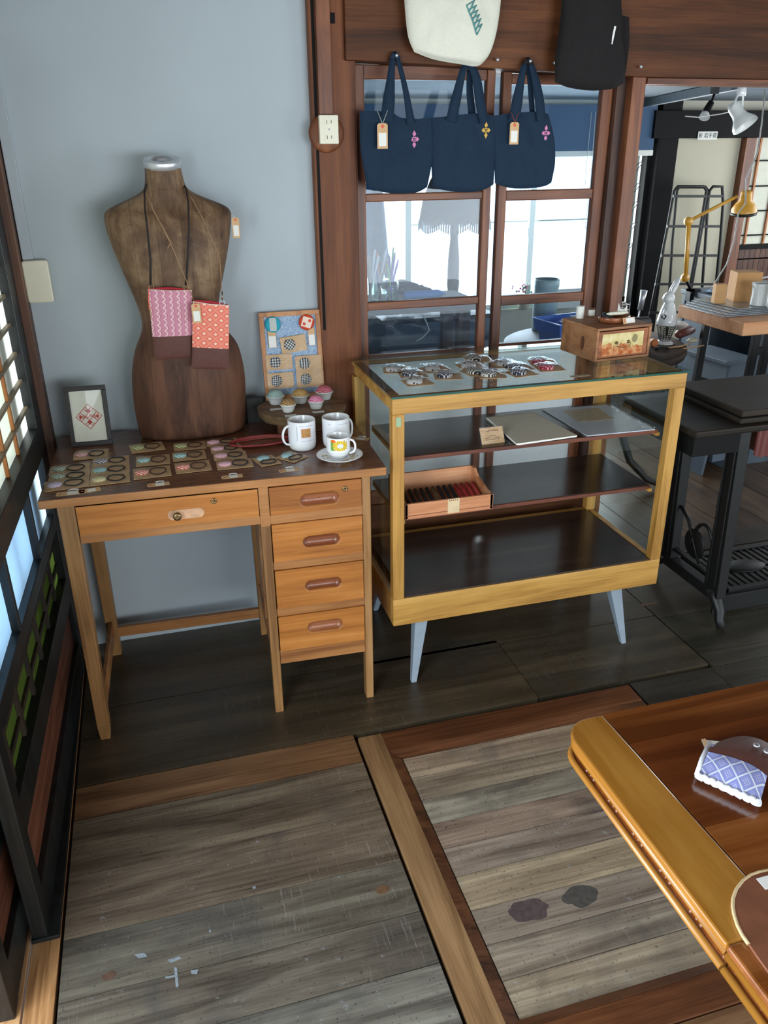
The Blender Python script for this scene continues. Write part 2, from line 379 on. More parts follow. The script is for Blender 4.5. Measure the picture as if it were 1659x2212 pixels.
f.build('moulding',m_reddark,o)
# small orange splinter patch & threshold track
f=MB(); p=onz(1402,1305,0); f.box(p.x-.035,p.x+.035,p.y-.006,p.y+.006,0,.0008); f.build('patch',m_frameboard,floor)
f=MB()
for a,b in ((-.52,-.447),(-.443,-.402),(-.398,-.342)): f.box(a,b,-2.2,2.45,-.03,.0)
f.m=1; f.box(-1.6,-.522,-2.2,2.45,-.04,-.004); f.m=2; f.box(-.398,-.3425,1.315,2.45,-.001,.010)  # last box: dark strip for the black bottom rail and the shadow beside it
st(f.build('trim_2',[m_track,plain('veranda_board',(206,150,110),.5,var=.1),m_shojid],bevel=.0015))
# ---------------- setting: walls ----------------
f=MB(); f.box(-.40,.50,2.45,2.53,0,2.5); st(f.build('wall_back',m_wall))
f=MB(); f.box(.49,.617,2.418,2.54,0,2.5); o=st(f.build('trim_3',m_pillar,bevel=.006))
f=MB(); f.box(.4975,.5055,2.4165,2.4185,1.0,2.5); f.m=0; f.build('groove',m_darkbeam,o)
f=MB(); f.box(.548,.562,2.4165,2.4185,1.805,1.83); f.build('notch',m_darkbeam,o)
f=MB(); f.prism([(.585,1.719),(.617,1.719),(1.49,1.690),(4.0,1.684),(4.0,2.5),(.585,2.5)],2.40,2.52,lambda u,v,w:(u,w,v)); st(f.build('trim_4',m_lintel,bevel=.003))
f=MB(); f.box(1.525,4.0,2.42,2.44,1.672,1.688); f.box(1.525,4.0,2.47,2.50,1.672,1.688); st(f.build('trim_5',m_sash))
f=MB(); f.box(1.478,1.524,2.425,2.52,0,1.694); st(f.build('trim_6',m_sashz,bevel=.003))
f=MB(); f.box(.617,1.478,2.45,2.50,0,.38); st(f.build('wall_underwindow',m_lintel))
f=MB(); f.box(-.362,-.318,2.40,2.452,0,2.5); st(f.build('trim_7',m_post,bevel=.003))
# front room shell
f=MB(); f.box(3.95,4.05,-2.3,2.52,0,2.5); st(f.build('wall_right',m_wall))
f=MB(); f.box(-1.6,.5,-2.35,-2.25,0,2.5); f.box(3.6,4.0,-2.35,-2.25,0,2.5); f.box(.5,3.6,-2.35,-2.25,1.95,2.5); st(f.build('wall_front',m_wall))
f=MB(); f.box(-1.7,4.05,-2.35,2.53,2.5,2.56); st(f.build('ceiling',m_lintel))
f=MB(); f.box(-.44,-.34,-2.25,2.45,1.80,2.5); f.box(-.44,-.34,-2.25,-1.1,0,1.8); st(f.build('wall_left',m_wall))
# workroom shell
m_ceil2=plain('workroom_ceiling',(112,124,134),.8,var=.1,sc=8)
f=MB(); f.box(-.6,4.7,2.52,4.75,1.745,1.8); st(f.build('ceiling_workroom',m_ceil2))
f=MB(); f.box(-.7,-.6,2.5,4.75,0,1.75); f.box(4.7,4.8,2.5,4.75,0,.8); f.box(4.7,4.8,2.5,4.75,1.6,1.75); f.box(-.6,-.41,2.46,2.52,0,1.75); f.box(-.6,4.7,2.525,2.535,1.735,1.75);st(f.build('wall_workroom_side',m_wallb))
f=MB(); f.box(-.6,4.7,4.6,4.7,0,.60); f.box(-.6,1.15,4.6,4.7,.6,1.75); f.box(1.15,4.7,4.6,4.7,1.50,1.75); st(f.build('wall_workroom_far',m_wallb))
f=MB(); f.box(2.955,3.085,4.50,4.6,0,1.745); f.box(2.90,4.7,4.48,4.6,1.543,1.688); f.box(2.915,2.95,4.54,4.6,0,1.745); st(f.build('trim_8',m_darkbeam,bevel=.003))
# far window : pale aluminium sashes
m_alu=plain('pale_aluminium',(176,190,180),.45,.3,var=.04)
w=bpy.data.objects.new('window_2',None); COL.objects.link(w); st(w); w.location=(1.26,4.62,.6)
f=MB()
for x in (0,.19,.95,1.62): f.box(x,x+.035,0,.04,0,.9)
f.box(0,1.66,0,.04,0,.03); f.box(0,1.66,0,.04,.87,.9); f.box(.95,.985,-.02,.0,0,.9); f.box(.94,.955,-.03,0,.42,.47)
f.build('sash',m_alu,w)
f=MB(); f.box(.2,1.65,.01,.016,.50,.508); f.build('crossbar',m_alu,w)
f=MB(); f.box(.03,1.63,.018,.022,.03,.87); f.build('glass',M_('gfar',lambda:glass('far_glass',(1,1,1),.0,.0)),w)
# blue roller blind pulled half down over it
bl=thing('roller_blind','dark blue roller blind half lowered over the far workroom window','blind',(.9,4.5,1.48))
f=MB(); f.box(0,2.02,0,.004,.0,.235); f.build('fabric',plain('blind_fabric',(66,92,122),.8,var=.05,sc=80),bl)
f=MB(); f.box(0,2.02,-.006,.012,-.028,.002); f.build('bottom_rail',m_paperw,bl,bevel=.003)
f=MB(); f.tube([(1.62,-.01,.2),(1.625,-.012,-.1),(1.62,-.01,-.42)],.0018,5); f.tube([(1.595,-.01,.2),(1.59,-.012,-.1),(1.595,-.01,-.18)],.0018,5); f.build('pull_chain',m_paperw,bl)
# right part of the far wall: plain sliding panel, timber, shoji
f=MB(); f.box(3.085,3.53,4.52,4.545,.02,1.543); st(f.build('door_3',plain('fusuma_paper',(192,186,164),.85,var=.03,sc=4),bevel=.002))
f=MB(); f.box(3.53,3.56,4.47,4.55,0,1.543); f.box(3.575,3.625,4.50,4.56,0,1.543); st(f.build('trim_9',m_sashz,bevel=.002))
w=bpy.data.objects.new('door_4',None); COL.objects.link(w); st(w); w.location=(3.625,4.54,0)
f=MB(); f.box(0,1.0,.012,.014,.9,1.543); f.build('paper',plain('shoji_paper_dim',(206,206,190),.85,var=.04),w)
f=MB()
for k in range(5): f.box(0,1.0,0,.012,1.415-.145*k-.004,1.415-.145*k+.004)
f.box(0,1.0,-.01,.02,.895,.925); f.build('crossbar',m_darkbeam,w)
f=MB()
for k in range(6): f.box(.14*k+.06,.14*k+.072,-.002,.012,.92,1.543)
f.build('muntin',m_shojil,w)
f=MB()
for k in range(24): f.box(.04*k,.04*k+.037,0,.014,0,.9)
f.build('ribbed_panel',wood('ribbed_panel_wood',(44,22,12),(82,46,28),(108,66,42),'z',.5),w)
# ---------------- window_1 in the partition ----------------
w=bpy.data.objects.new('window_1',None); COL.objects.link(w); st(w); w.location=(.617,2.46,.38)
X=lambda x:x-.617
def sash(x0,x1,y,zr,name):
    f=MB()
    for a,b in zr: f.box(X(x0[1]),X(x1[0]),y,y+.022,a-.38,b-.38)
    f.build('rail',m_sash,w,bevel=.003)
    f=MB(); f.box(X(x0[0]),X(x0[1]),y-.003,y+.024,0,1.335); f.box(X(x1[0]),X(x1[1]),y-.003,y+.024,0,1.335); f.build('stile',m_sashz,w,bevel=.003)
sash((.618,.650),(1.020,1.046),0,[(1.679,1.715),(1.358,1.380),(1.041,1.066),(.87,.90),(.38,.43)],'left')
sash((1.082,1.110),(1.412,1.448),.026,[(1.672,1.700),(1.349,1.379),(1.026,1.057),(.87,.90),(.38,.43)],'right')
f=MB(); f.box(X(1.448),X(1.480),.0,.05,0,1.31); f.build('stile',m_sashd,w,bevel=.002)
f=MB(); f.box(X(.64),X(1.03),.010,.014,.51,1.31); f.box(X(1.046),X(1.43),.036,.040,.51,1.31); f.build('glass',m_glassw,w)
f=MB(); f.sheet(X(.64),X(1.03),.012,.04,.50); f.sheet(X(1.046),X(1.43),.038,.04,.50); f.build('frosted_pane',paper_glow('frosted_pane',(232,240,242),.62),w)
# ---------------- shoji door on the left ----------------
A=Vector((-.366,1.32,0)); ang=math.atan2(1.08,.028)-math.pi/2
D=MB()
def door(name,off,u0):
    w=bpy.data.objects.new(name,None); COL.objects.link(w); st(w); w.location=A+Vector((off,u0,0)); w.rotation_euler=(0,0,ang)
    H=1.78; L=1.07
    f=MB(); f.box(-.03,0,0,.045,0,H); f.box(-.03,0,L-.085,L,0,H)
    f.box(-.0285,-.0015,.045,L-.085,0,.10); f.box(-.0285,-.0015,.045,L-.085,.255,.335); f.box(-.0285,-.0015,.045,L-.085,.50,.545); f.box(-.0285,.002,.045,L-.085,.728,.806); f.box(-.0285,-.0015,.045,L-.085,H-.05,H)
    for u in (.345,.700): f.box(-.022,-.002,u,u+.016,.54,.73)
    f.build('frame',m_shojid,w,bevel=.002)
    f=MB(); f.sheetx(.045,L-.085,-.025,.806,H-.05); f.build('paper',paper_glow('shoji_paper',(238,242,232),.55),w)
    f=MB(); f.sheetx(.045,L-.085,-.021,.545,.728); f.build('frosted_pane',paper_glow('blue_frosted_glass',(190,214,232),.6),w)
    f=MB()
    for k in range(12): z=.867+.0747*k; f.box(-.0245,-.014,.045,L-.085,z-.005,z+.004)
    f.build('lattice_rail',m_shojih,w)
    f=MB()
    for k in range(6): u=.77-.158*k; f.box(-.0245,-.0165,u,u+.013,.806,H-.05)
    f.build('lattice_bar',m_shojil,w)
    f=MB()
    for k in range(6): f.box(-.0245,-.016,.10+.15*k,.116+.15*k,.335,.50)
    for z in (.375,.445): f.box(-.0245,-.018,.045,L-.085,z,z+.014)
    f.build('lower_lattice',wood('lower_lattice_shaded_wood',(20,13,8),(40,28,16),(58,42,26),'z',.6),w)  # darker wood, with the shade of the desk put into its colour
    f=MB(); f.sheetx(.045,L-.085,-.025,.335,.50); f.build('garden_green_sheet',paper_glow('garden_green_sheet',(84,104,44),.22),w)  # added translucent green sheet in place of the garden behind the lattice
    f=MB(); f.box(-.022,-.016,.045,L-.085,.10,.255); f.build('wood_panel',wood('shoji_bottom_panel',(62,30,18),(100,56,36),(122,76,54),'y',.5),w)
    return w
door('door_1',0,0)
d2=door('door_2',-.045,-.165)
# ---------------- desk ----------------
H=.74
desk=thing('writing_desk','honey-brown wooden pedestal desk with drawers, against the white wall','desk',(-.3172,1.9253,0),-.0362)
DM=Matrix.Translation((-.3172,1.9253,0))@Matrix.Rotation(-.0362,4,'Z')
def dpt(u,v,z=H):
    return DM@Vector((u,v,z))
def dloc(px,py,z=H):   # photo point on the desk top -> desk coordinates
    return DM.inverted()@onz(px,py,z)
f=MB(); f.box(0,.862,0,.50,.717,.7395); f.build('desk_top_edge',m_desk,desk,bevel=.003).name='edge_band'
f=MB(); f.box(.002,.860,.002,.498,.7395,.7405); f.build('desk_top',m_deskt,desk)
F=.015
f=MB()
f.box(.525,.551,F,F+.03,.60,.717); f.box(.079,.525,F,F+.025,.609,.632); f.box(.551,.797,F,F+.025,.605,.630)
f.box(.551,.797,F,F+.02,.4925,.468) ; f.box(.551,.797,F,F+.02,.323,.348); f.box(.551,.797,F+.001,F+.02,.166,.2105)
f.box(.079,.797,F,F+.02,.7115,.717)
f.box(.551,.797,F+.28,F+.44,.166,.6) if False else None
f.build('front_rail',m_desk,desk,bevel=.0012)
def leg(x0,x1,y0,y1,zt,tx=0,ty=0,front=True):
    f=MB(); d=.008
    f.hexa([(x0+tx,y0+ty,0),(x1-tx,y0+ty,0),(x1-tx,y1-ty,0),(x0+tx,y1-ty,0),(x0,y0,zt),(x1,y0,zt),(x1,y1,zt),(x0,y1,zt)])
    return f.build('leg',m_deskz,desk,bevel=.002)
f=MB(); f.hexa([(.036,F+.003,0),(.062,F+.003,0),(.062,F+.030,0),(.036,F+.030,0),(.033,F,.045),(.066,F,.045),(.066,F+.035,.045),(.033,F+.035,.045)]); f.hexa([(.033,F,.045),(.066,F,.045),(.066,F+.035,.045),(.033,F+.035,.045),(.038,F,.717),(.079,F,.717),(.079,F+.045,.717),(.038,F+.045,.717)]); f.build('leg',m_deskz,desk,bevel=.002)
leg(.5245,.5505,F,F+.035,.60,.001); leg(.797,.821,F,F+.035,.717,.001)
leg(.036,.076,.44,.475,.717,.003); leg(.525,.551,.44,.475,.60,.003); leg(.797,.821,.44,.475,.717,.003)
f=MB(); f.box(.07,.53,.445,.462,.066,.10); f.box(.050,.062,F+.03,.44,.075,.13); f.build('stretcher',m_desk,desk,bevel=.0015)
f=MB(); f.box(.532,.540,F+.035,.44,.60,.63); f.box(.532,.545,F+.035,.44,.55,.60); f.box(.532,.545,F+.035,.44,.155,.20); f.box(.532,.545,F+.20,F+.225,.20,.55); f.box(.538,.541,F+.035,.44,.18,.6)
f.box(.803,.815,F+.035,.44,.155,.717); f.box(.551,.797,.445,.455,.155,.717); f.box(.07,.797,.455,.462,.60,.717); f.box(.055,.065,F+.03,.445,.60,.717); f.box(.56,.797,F+.03,.445,.166,.172)
f.build('pedestal_panel',m_desk,desk,bevel=.001)
def capsule_sd(x,z,cx,cz,hl,r):
    dx=max(abs(x-cx)-(hl-r),0); return math.hypot(dx,z-cz)-r
def drawer(x0,x1,z0,z1,pull=None,lock=None,pr=None):
    e=bpy.data.objects.new('drawer',None)
    f=MB()
    def dep(x,z,extra=0):
        if not pull: return 0
        sd=capsule_sd(x,z,*pull)
        q=max(0,min(1,(-sd)/(pull[3]*.85))); return .014*math.sqrt(q*(2-q))
    f.smooth=True; nx=int((x1-x0)/.0022) if pull else 6; nz=int((z1-z0)/.0022) if pull else 4
    f.grid(lambda a,b:(x0+(x1-x0)*a,F-.004+dep(x0+(x1-x0)*a,z0+(z1-z0)*b),z0+(z1-z0)*b),nx,nz); f.smooth=False
    f.box(x0,x1,F+.0122 if pull else F-.0038,F+.028,z0,z1)
    for a,b,c,d in ((x0,x0+.002,z0,z1),(x1-.002,x1,z0,z1),(x0,x1,z0,z0+.002),(x0,x1,z1-.002,z1)): f.box(a,b,F-.0038,F+.0122,c,d)
    o=f.build('drawer',m_deskdr,desk)
    if pull:
        cx,cz,hl,r=pull; f=MB(); f.smooth=True
        # lining of the hollowed finger pull
        R=[]
        for k in range(9):
            s_=k/8; ring=[]
            for j in range(40):
                a=2*math.pi*j/40; rx=(hl-r); ca,sa=math.cos(a),math.sin(a); rrr=(r-.0004)*(1-s_)
                px=cx+(rx*(1-s_) if ca>0 else -rx*(1-s_))*(1 if abs(ca)>.02 else 0)+rrr*ca; pz=cz+rrr*sa
                ring.append((px,F-.0043+dep(px,pz)-.0001,pz))
            R.append(ring)
        f.loft(R,True,False,True); f.build('finger_pull',m_pull,o)
    if lock:
        f=MB(); lx,lz=lock; Mx=Matrix.Translation((lx,F-.004,lz))@Matrix.Rotation(math.pi/2,4,'X')
        f.lathe([(.0075,0),(.0075,.002),(.006,.003),(.0035,.003),(.003,-.0005)],n=20,M=Mx); f.build('lock',m_brass,o)
    return o
o=drawer(.081,.523,.6335,.7105,None,(.412,.6905))
f=MB(); f.prism(rr(.295,.385,.650,.676,.0125),0,.0012,lambda u,v,w:(u,F-.004-w,v)); f.build('worn_patch',plain('bare_worn_wood',(204,160,124),.7,var=.18,sc=60),o)
f=MB(); Mx=Matrix.Translation((.3185,F-.005,.666))@Matrix.Rotation(math.pi/2,4,'X')
f.lathe([(.004,0),(.004,.010),(.0095,.013),(.011,.017),(.010,.021),(.006,.0225)],n=22,M=Mx); f.build('knob',m_brass,o)
drawer(.5525,.7955,.6315,.7100,(.683,.665,.051,.0165),(.7515,.687))
drawer(.5525,.7955,.4940,.6040,(.683,.543,.050,.0165))
drawer(.5525,.7955,.3490,.4670,(.683,.410,.050,.0165))
drawer(.5525,.7955,.2115,.3225,(.683,.2755,.050,.0165))
# ---------------- glass display case ----------------
cx0,cx1,cy0,cy1=.580,1.473,1.96,2.405; zb,zt=.2035,.903
case=thing('display_case','oak and glass display case on splayed grey legs, under the window','display case',(cx0,cy0,0))
cw,cdp=cx1-cx0,cy1-cy0
def cb(f,x0,x1,y0,y1,z0,z1): f.box(x0,x1,y0,y1,z0,z1)
f=MB()
boxes('post',m_casez,case,[(x,x+.034,y,y+.03,zb+.09,zt-.045) for x in (0,cw-.034) for y in (0,cdp-.03)],.002)
boxes('rail',m_case,case,[(0,cw,0,.03,zt-.045,zt),(0,cw,cdp-.02,cdp,zt-.012,zt),(0,.03,.03,cdp-.03,zt-.035,zt),(cw-.03,cw,.03,cdp-.03,zt-.035,zt),(0,cw,0,.024,zb,zb+.09),(0,cw,cdp-.024,cdp,zb,zb+.09)],.002)
boxes('side_rail',m_casez,case,[(.001,.022,.024,cdp-.024,zb,zb+.085),(cw-.022,cw-.001,.024,cdp-.024,zb,zb+.085)],.0015)
f=MB(); f.box(.022,cw-.022,.024,cdp-.024,zb+.004,zb+.012); f.box(.036,cw-.036,.004,cdp-.03,zb+.078,zb+.094); f.build('base_board',m_shelf,case,bevel=.001)
for z in (.711,.528):
    f=MB(); f.box(.036,cw-.042,.05,.348,z,z+.009); f.build('shelf',m_shelf,case,bevel=.001)
    f=MB(); f.box(.036,cw-.042,.044,.05,z-.003,z+.008); f.build('shelf_edge',m_shelfe,case)
boxes('shelf_support',m_casez,case,[(x,x+.012,.04,.35,z-.010,z) for z in (.711,.528) for x in (.036,cw-.05)])
f=MB(); f.box(-.004,cw+.006,-.006,cdp+.005,zt,zt+.0065); f.build('glass_top',m_glassc,case)
f=MB(); f.box(-.0045,cw+.0065,-.0066,-.0062,zt+.0003,zt+.0062); f.build('glass_edge',m_glasse,case)
boxes('side_glass',m_glassc,case,[(.006,.009,.03,cdp-.03,zb+.09,zt-.035),(cw-.009,cw-.006,.03,cdp-.03,zb+.09,zt-.035)])
f=MB(); f.prism(rr(.010,.024,.825,.851,.002),0,.0006,lambda u,v,w:(u,-w,v)); f.build('paper_label',plain('faded_green_sticker',(150,176,140),.7,var=.15,sc=200),case)
m_gleg=plain('grey_painted_leg',(134,146,156),.5,var=.06)
def cleg(bt,tp):
    f=MB(); b=Vector(bt); t=Vector(tp); w0,w1=.0085,.021
    f.hexa([b+Vector((-w0,-w0,0)),b+Vector((w0,-w0,0)),b+Vector((w0,w0,0)),b+Vector((-w0,w0,0)),t+Vector((-w1,-w1,0)),t+Vector((w1,-w1,0)),t+Vector((w1,w1,0)),t+Vector((-w1,w1,0))])
    f.build('leg',m_gleg,case,bevel=.002)
cleg((.641-cx0,-.008,0),(.098,.045,zb+.004)); cleg((1.372-cx0,-.005,0),(cw-.135,.045,zb+.004)); cleg((.641-cx0,cdp-.01,0),(.098,cdp-.06,zb+.004)); cleg((1.372-cx0,cdp-.01,0),(cw-.135,cdp-.06,zb+.004))
# ---------------- big table at the right ----------------
tab=thing('dining_table','large glossy oak extending table with carved edge, at the right front','table',(.52,.88,0))
TX=.5235; TY=.8755
O=Vector((.52,.88,0))
def tl(x,y,z): return (x-O.x,y-O.y,z)
def rnd(x0,y1,r,n=8): return [(x0+r-r*math.cos(math.radians(90*i/n)),y1-r+r*math.sin(math.radians(90*i/n))) for i in range(n+1)]
f=MB(); P=rnd(TX,TY,.045)+[(TX+.072,TY),(TX+.085,.485),(TX,.485)]
f.prism(P,.688,.700,lambda u,v,w:tl(u,v,w)); f.build('edge_board',m_taby,tab,bevel=.003)
f=MB(); f.prism([(TX+.0725,TY),(2.0,TY),(2.0,.8045),(TX+.0755,.8045)],.688,.6998,lambda u,v,w:tl(u,v,w)); f.build('end_board',m_tabx,tab)
f=MB(); f.prism([(TX+.076,.804),(2.0,.804),(2.0,.6365),(TX+.0815,.6365)],.688,.6996,lambda u,v,w:tl(u,v,w)); f.build('red_board',m_tabr,tab)
f=MB(); f.prism([(TX+.082,.636),(2.0,.636),(2.0,.4855),(TX+.0855,.4855)],.688,.6998,lambda u,v,w:tl(u,v,w)); f.build('panel_board',m_tabx,tab)
f=MB(); f.box(*(TX-O.x,2.0-O.x),-.30-O.y,.4845-O.y,.688,.700); f.build('leaf',m_tabx,tab,bevel=.003)
# carved edge: cove, bead row, lower fillet
f=MB(); 
def edge_path(off,z):
    P=rnd(TX+off,TY-off,.045-off*.5); return [tl(2.0,TY-off,z)]+[tl(x,y,z) for x,y in P[::-1]]+[tl(TX+off,.486,z)]
f.tube(edge_path(.006,.683),.006,8); f.tube(edge_path(.003,.660),.0055,8); f.tube([tl(TX+.004,.483,.683),tl(TX+.004,-.3,.683)],.006,8); f.tube([tl(TX+.003,.483,.660),tl(TX+.003,-.3,.660)],.0055,8)
f.build('edge_moulding',m_taby,tab)
f=MB(); f.prism(rnd(TX+.007,TY-.007,.04)+[(2.0,TY-.007),(2.0,.486),(TX+.007,.486)],.655,.688,lambda u,v,w:tl(u,v,w)); f.box(TX+.007-O.x,2.0-O.x,-.3-O.y,.483-O.y,.655,.688)
y=.80
while y>-.28:
    for k,(dy,r) in enumerate(((0,.0045),(.011,.0035),(.020,.0045))):
        f.lathe([(0,-r),(r*.8,-r*.6),(r,0),(r*.8,r*.6),(0,r)],tl(TX+.008,y-dy,.671),8,False,False)
    y-=.062
f.build('carved_band',m_tabr,tab)
boxes('apron',m_tabx,tab,[(.55,1.4,-.13,-.105,.58,.655),(.55,.575,-1.1,-.135,.58,.655)])
for x,y in ((.62,-.12),(.62,-1.05),(1.35,-.12),(1.35,-1.05)):
    f=MB(); f.lathe([(.02,0),(.03,.05),(.022,.12),(.035,.25),(.045,.38),(.03,.46),(.036,.52),(.036,.655)],(x,y,0),20); f.build('leg',m_tabx,tab)
# ================= things on and around the desk =================
# ---- dress form ----
YM=2.345; sM=YM/2.27
mq=thing('dress_form','old brown papered dress form torso with a silver neck ring, standing on the desk','dress form',(0.077*sM,YM,H+.0006))
def mz(z): return 1.5-(1.5-z)*sM-H
prof=[(.7646,.075,.134,.070),(.769,.075,.144,.077),(.782,.075,.149,.082),(.86,.077,.155,.088),(.91,.080,.155,.092),(.955,.081,.152,.092),(1.012,.084,.139,.088),(1.04,.081,.120,.080),(1.062,.077,.106,.074),(1.085,.074,.100,.072),(1.115,.074,.104,.075),(1.15,.073,.112,.082),(1.22,.073,.133,.092),(1.288,.072,.152,.088),(1.335,.073,.159,.074),(1.355,.074,.160,.062),(1.368,.074,.150,.054),(1.382,.074,.116,.050),(1.395,.074,.082,.048),(1.408,.074,.058,.046),(1.42,.073,.0495,.045),(1.445,.073,.046,.0445),(1.462,.0725,.0445,.0435)]
def sup(a,k): c=math.cos(a); return math.copysign(abs(c)**k,c)
def ringm(z,cx,hw,hd,n=48,k=.85):
    return [((cx-.077)*sM+hw*sM*sup(2*math.pi*j/n,k),hd*sup(2*math.pi*j/n-math.pi/2,k),mz(z)) for j in range(n)]
f=MB(); f.smooth=True
dense=[]
for i in range(len(prof)-1):
    for q in range(3):
        t=q/3; dense.append([prof[i][k]*(1-t)+prof[i+1][k]*t for k in range(4)])
dense.append(prof[-1])
for i in range(3): dense=[dense[0]]+[[ (dense[i-1][k]+2*dense[i][k]+dense[i+1][k])/4 for k in range(4)] for i in range(1,len(dense)-1)]+[dense[-1]]
f.loft([ringm(*d) for d in dense])
n=N('dress_form_paper'); o_=n.coord(); v=n.map(o_,(16,16,3))
f1=n.noise(v,1.3,6,.65,.6); f2=n.noise(n.map(o_,(3,3,3)),4,5,.7,.5)
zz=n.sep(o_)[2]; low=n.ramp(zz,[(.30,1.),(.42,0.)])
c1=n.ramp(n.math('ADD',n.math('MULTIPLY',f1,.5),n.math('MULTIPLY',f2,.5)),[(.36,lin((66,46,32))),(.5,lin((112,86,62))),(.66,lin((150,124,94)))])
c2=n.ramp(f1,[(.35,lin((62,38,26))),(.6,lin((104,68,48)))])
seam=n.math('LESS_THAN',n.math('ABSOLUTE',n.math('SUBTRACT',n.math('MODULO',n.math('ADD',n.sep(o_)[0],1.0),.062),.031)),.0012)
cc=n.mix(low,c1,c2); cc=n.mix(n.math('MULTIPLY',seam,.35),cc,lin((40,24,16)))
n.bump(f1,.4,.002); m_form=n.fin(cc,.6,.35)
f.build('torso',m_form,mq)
zc=mz(1.462); RT=Matrix.Translation((-.0045*sM,0,zc+.004))@Matrix.Rotation(math.radians(12),4,'X')@Matrix.Translation((.0045*sM,0,-zc))
f=MB(); f.lathe([(.0300,.002),(.0300,.018),(.046,.018),(.0478,.016),(.0478,-.001),(.046,-.002),(.0300,.002)],(-.0045*sM,0,zc),40,False,False,M=RT); f.build('neck_ring',m_steel,mq)
f=MB(); f.lathe([(.0305,0),(.0305,.006),(0,.006)],(-.0045*sM,0,zc),24,True,False,M=RT); f.build('neck_hollow',plain('dark_hollow',(38,26,18),.9),mq)
f=MB(); pts=[Vector(((0.0735-.077)*sM+.0505*sM*math.cos(a),.0465*math.sin(a),mz(1.413)+.0*a)) for a in [2*math.pi*k/36 for k in range(36)]]
f.tube(pts,.0016,6,True); f.build('neck_seam',m_form,mq)
def hangtag(name,label,P,sz,rz,rx=0,group=None,string=None,ring=(214,90,60),print_=True,strcol=(230,226,214)):
    t=thing(name,label,'price tag',P,rz,group)
    w,h=sz; Mx=Matrix.Rotation(rx,4,'X')
    f=MB(); f.prism([(-w/2,-h),(w/2,-h),(w/2,-.15*w),(w*.32,0),(-w*.32,0),(-w/2,-.15*w)],-.0003,.0003,lambda u,v,z:Mx@Vector((u,z,v))); f.build('card',m_kraft,t)
    f=MB(); f.prism([(w*.16*math.cos(a),-w*.26+w*.16*math.sin(a)) for a in [math.pi*k/8 for k in range(16)]],.0003,.0006,lambda u,v,z:Mx@Vector((u,-z,v))); f.build('red_ring',M_('ring%s'%(ring,),lambda:plain('ring_sticker',ring,.6)),t)
    f=MB(); f.prism(rr(-w*.36,w*.36,-h*.9,-h*.38,.0006),.0003,.0006,lambda u,v,z:Mx@Vector((u,-z,v))); o=f.build('white_sticker',m_paperw,t)
    if string:
        f=MB(); f.tube([Vector(q) for q in string],.0006,5); f.build('string',M_('str%s'%(strcol,),lambda:plain('tag_string',strcol,.8)),t)
    return t
# ---- crossbody pouches hung round the neck ----
def patt_pink():
    n=N('pink_arrow_cloth'); uv=n.sep(n.coord('UV')); u=n.math('MULTIPLY',uv[0],6.0); v_=n.math('MULTIPLY',uv[1],8.0)
    tri=n.math('ABSOLUTE',n.math('SUBTRACT',n.math('FRACT',v_),.5))   # 0..5
    uu=n.math('FRACT',n.math('ADD',u,n.math('MULTIPLY',tri,.9)))
    white=n.math('LESS_THAN',n.math('ABSOLUTE',n.math('SUBTRACT',uu,.35)),.10)
    dark=n.math('MULTIPLY',n.math('LESS_THAN',n.math('ABSOLUTE',n.math('SUBTRACT',n.math('FRACT',n.math('ADD',u,.12)),.5)),.035),n.math('GREATER_THAN',n.math('FRACT',n.math('ADD',v_,.2)),.45))
    c=n.mix(white,lin((204,140,158)),lin((238,208,208))); c=n.mix(dark,c,lin((168,74,104))); return n.fin(c,.85,.2)
def patt_coral():
    n=N('coral_knot_cloth'); uv=n.sep(n.coord('UV')); u=n.math('MULTIPLY',uv[0],3.2); v_=n.math('MULTIPLY',uv[1],4.6)
    a=n.math('ADD',u,v_); b=n.math('SUBTRACT',u,v_)
    fa=n.math('ABSOLUTE',n.math('SUBTRACT',n.math('FRACT',a),.5)); fb=n.math('ABSOLUTE',n.math('SUBTRACT',n.math('FRACT',n.math('ADD',b,10.)),.5))
    knot=n.math('LESS_THAN',n.math('ABSOLUTE',n.math('SUBTRACT',n.math('MAXIMUM',fa,fb),.11)),.055)
    line=n.math('GREATER_THAN',n.math('MAXIMUM',fa,fb),.455); line2=n.math('LESS_THAN',n.math('ABSOLUTE',n.math('SUBTRACT',n.math('MAXIMUM',fa,fb),.36)),.018)
    c=n.mix(knot,lin((226,112,92)),lin((246,222,200))); c=n.mix(line,c,lin((240,160,140))); c=n.mix(line2,c,lin((242,170,150))); return n.fin(c,.85,.2)
def quadpart(f,TL,TR,BR,BL,t0,t1,th,nu=14,nv=12,edge=.35,back=True,uvm=True):
    ax=(Vector(TR)-Vector(TL)).normalized(); up=(Vector(TL)-Vector(BL)).normalized(); nn=ax.cross(up).normalized()
    if nn.y>0: nn=-nn
    TL,TR,BR,BL=map(Vector,(TL,TR,BR,BL))
    def P(a,t,sg):
        top=TL.lerp(TR,a); bot=BL.lerp(BR,a); p=top.lerp(bot,t)
        q=max(0,math.sin(math.pi*a))**edge*max(0,math.sin(math.pi*min(1,max(0,.12+t*.88))))**edge
        w=.0009*noise.noise(p*60)
        return p+nn*sg*(th*.5*q+w*q+.0004)
    f.smooth=True
    f.grid(lambda a,b:P(a,t0+(t1-t0)*b,1),nu,nv,lambda a,b:(a,1-b))
    if back: f.grid(lambda a,b:P(a,t0+(t1-t0)*b,-1),nu,nv,lambda a,b:(a,1-b))
    # rim
    for a in (0,1):
        f.grid(lambda i,b,a=a:P(a,t0+(t1-t0)*b,1-2*i),1,nv)
    for t in (t0,t1):
        f.grid(lambda i,a,t=t:P(a,t,1-2*i),1,nu)
    f.smooth=False
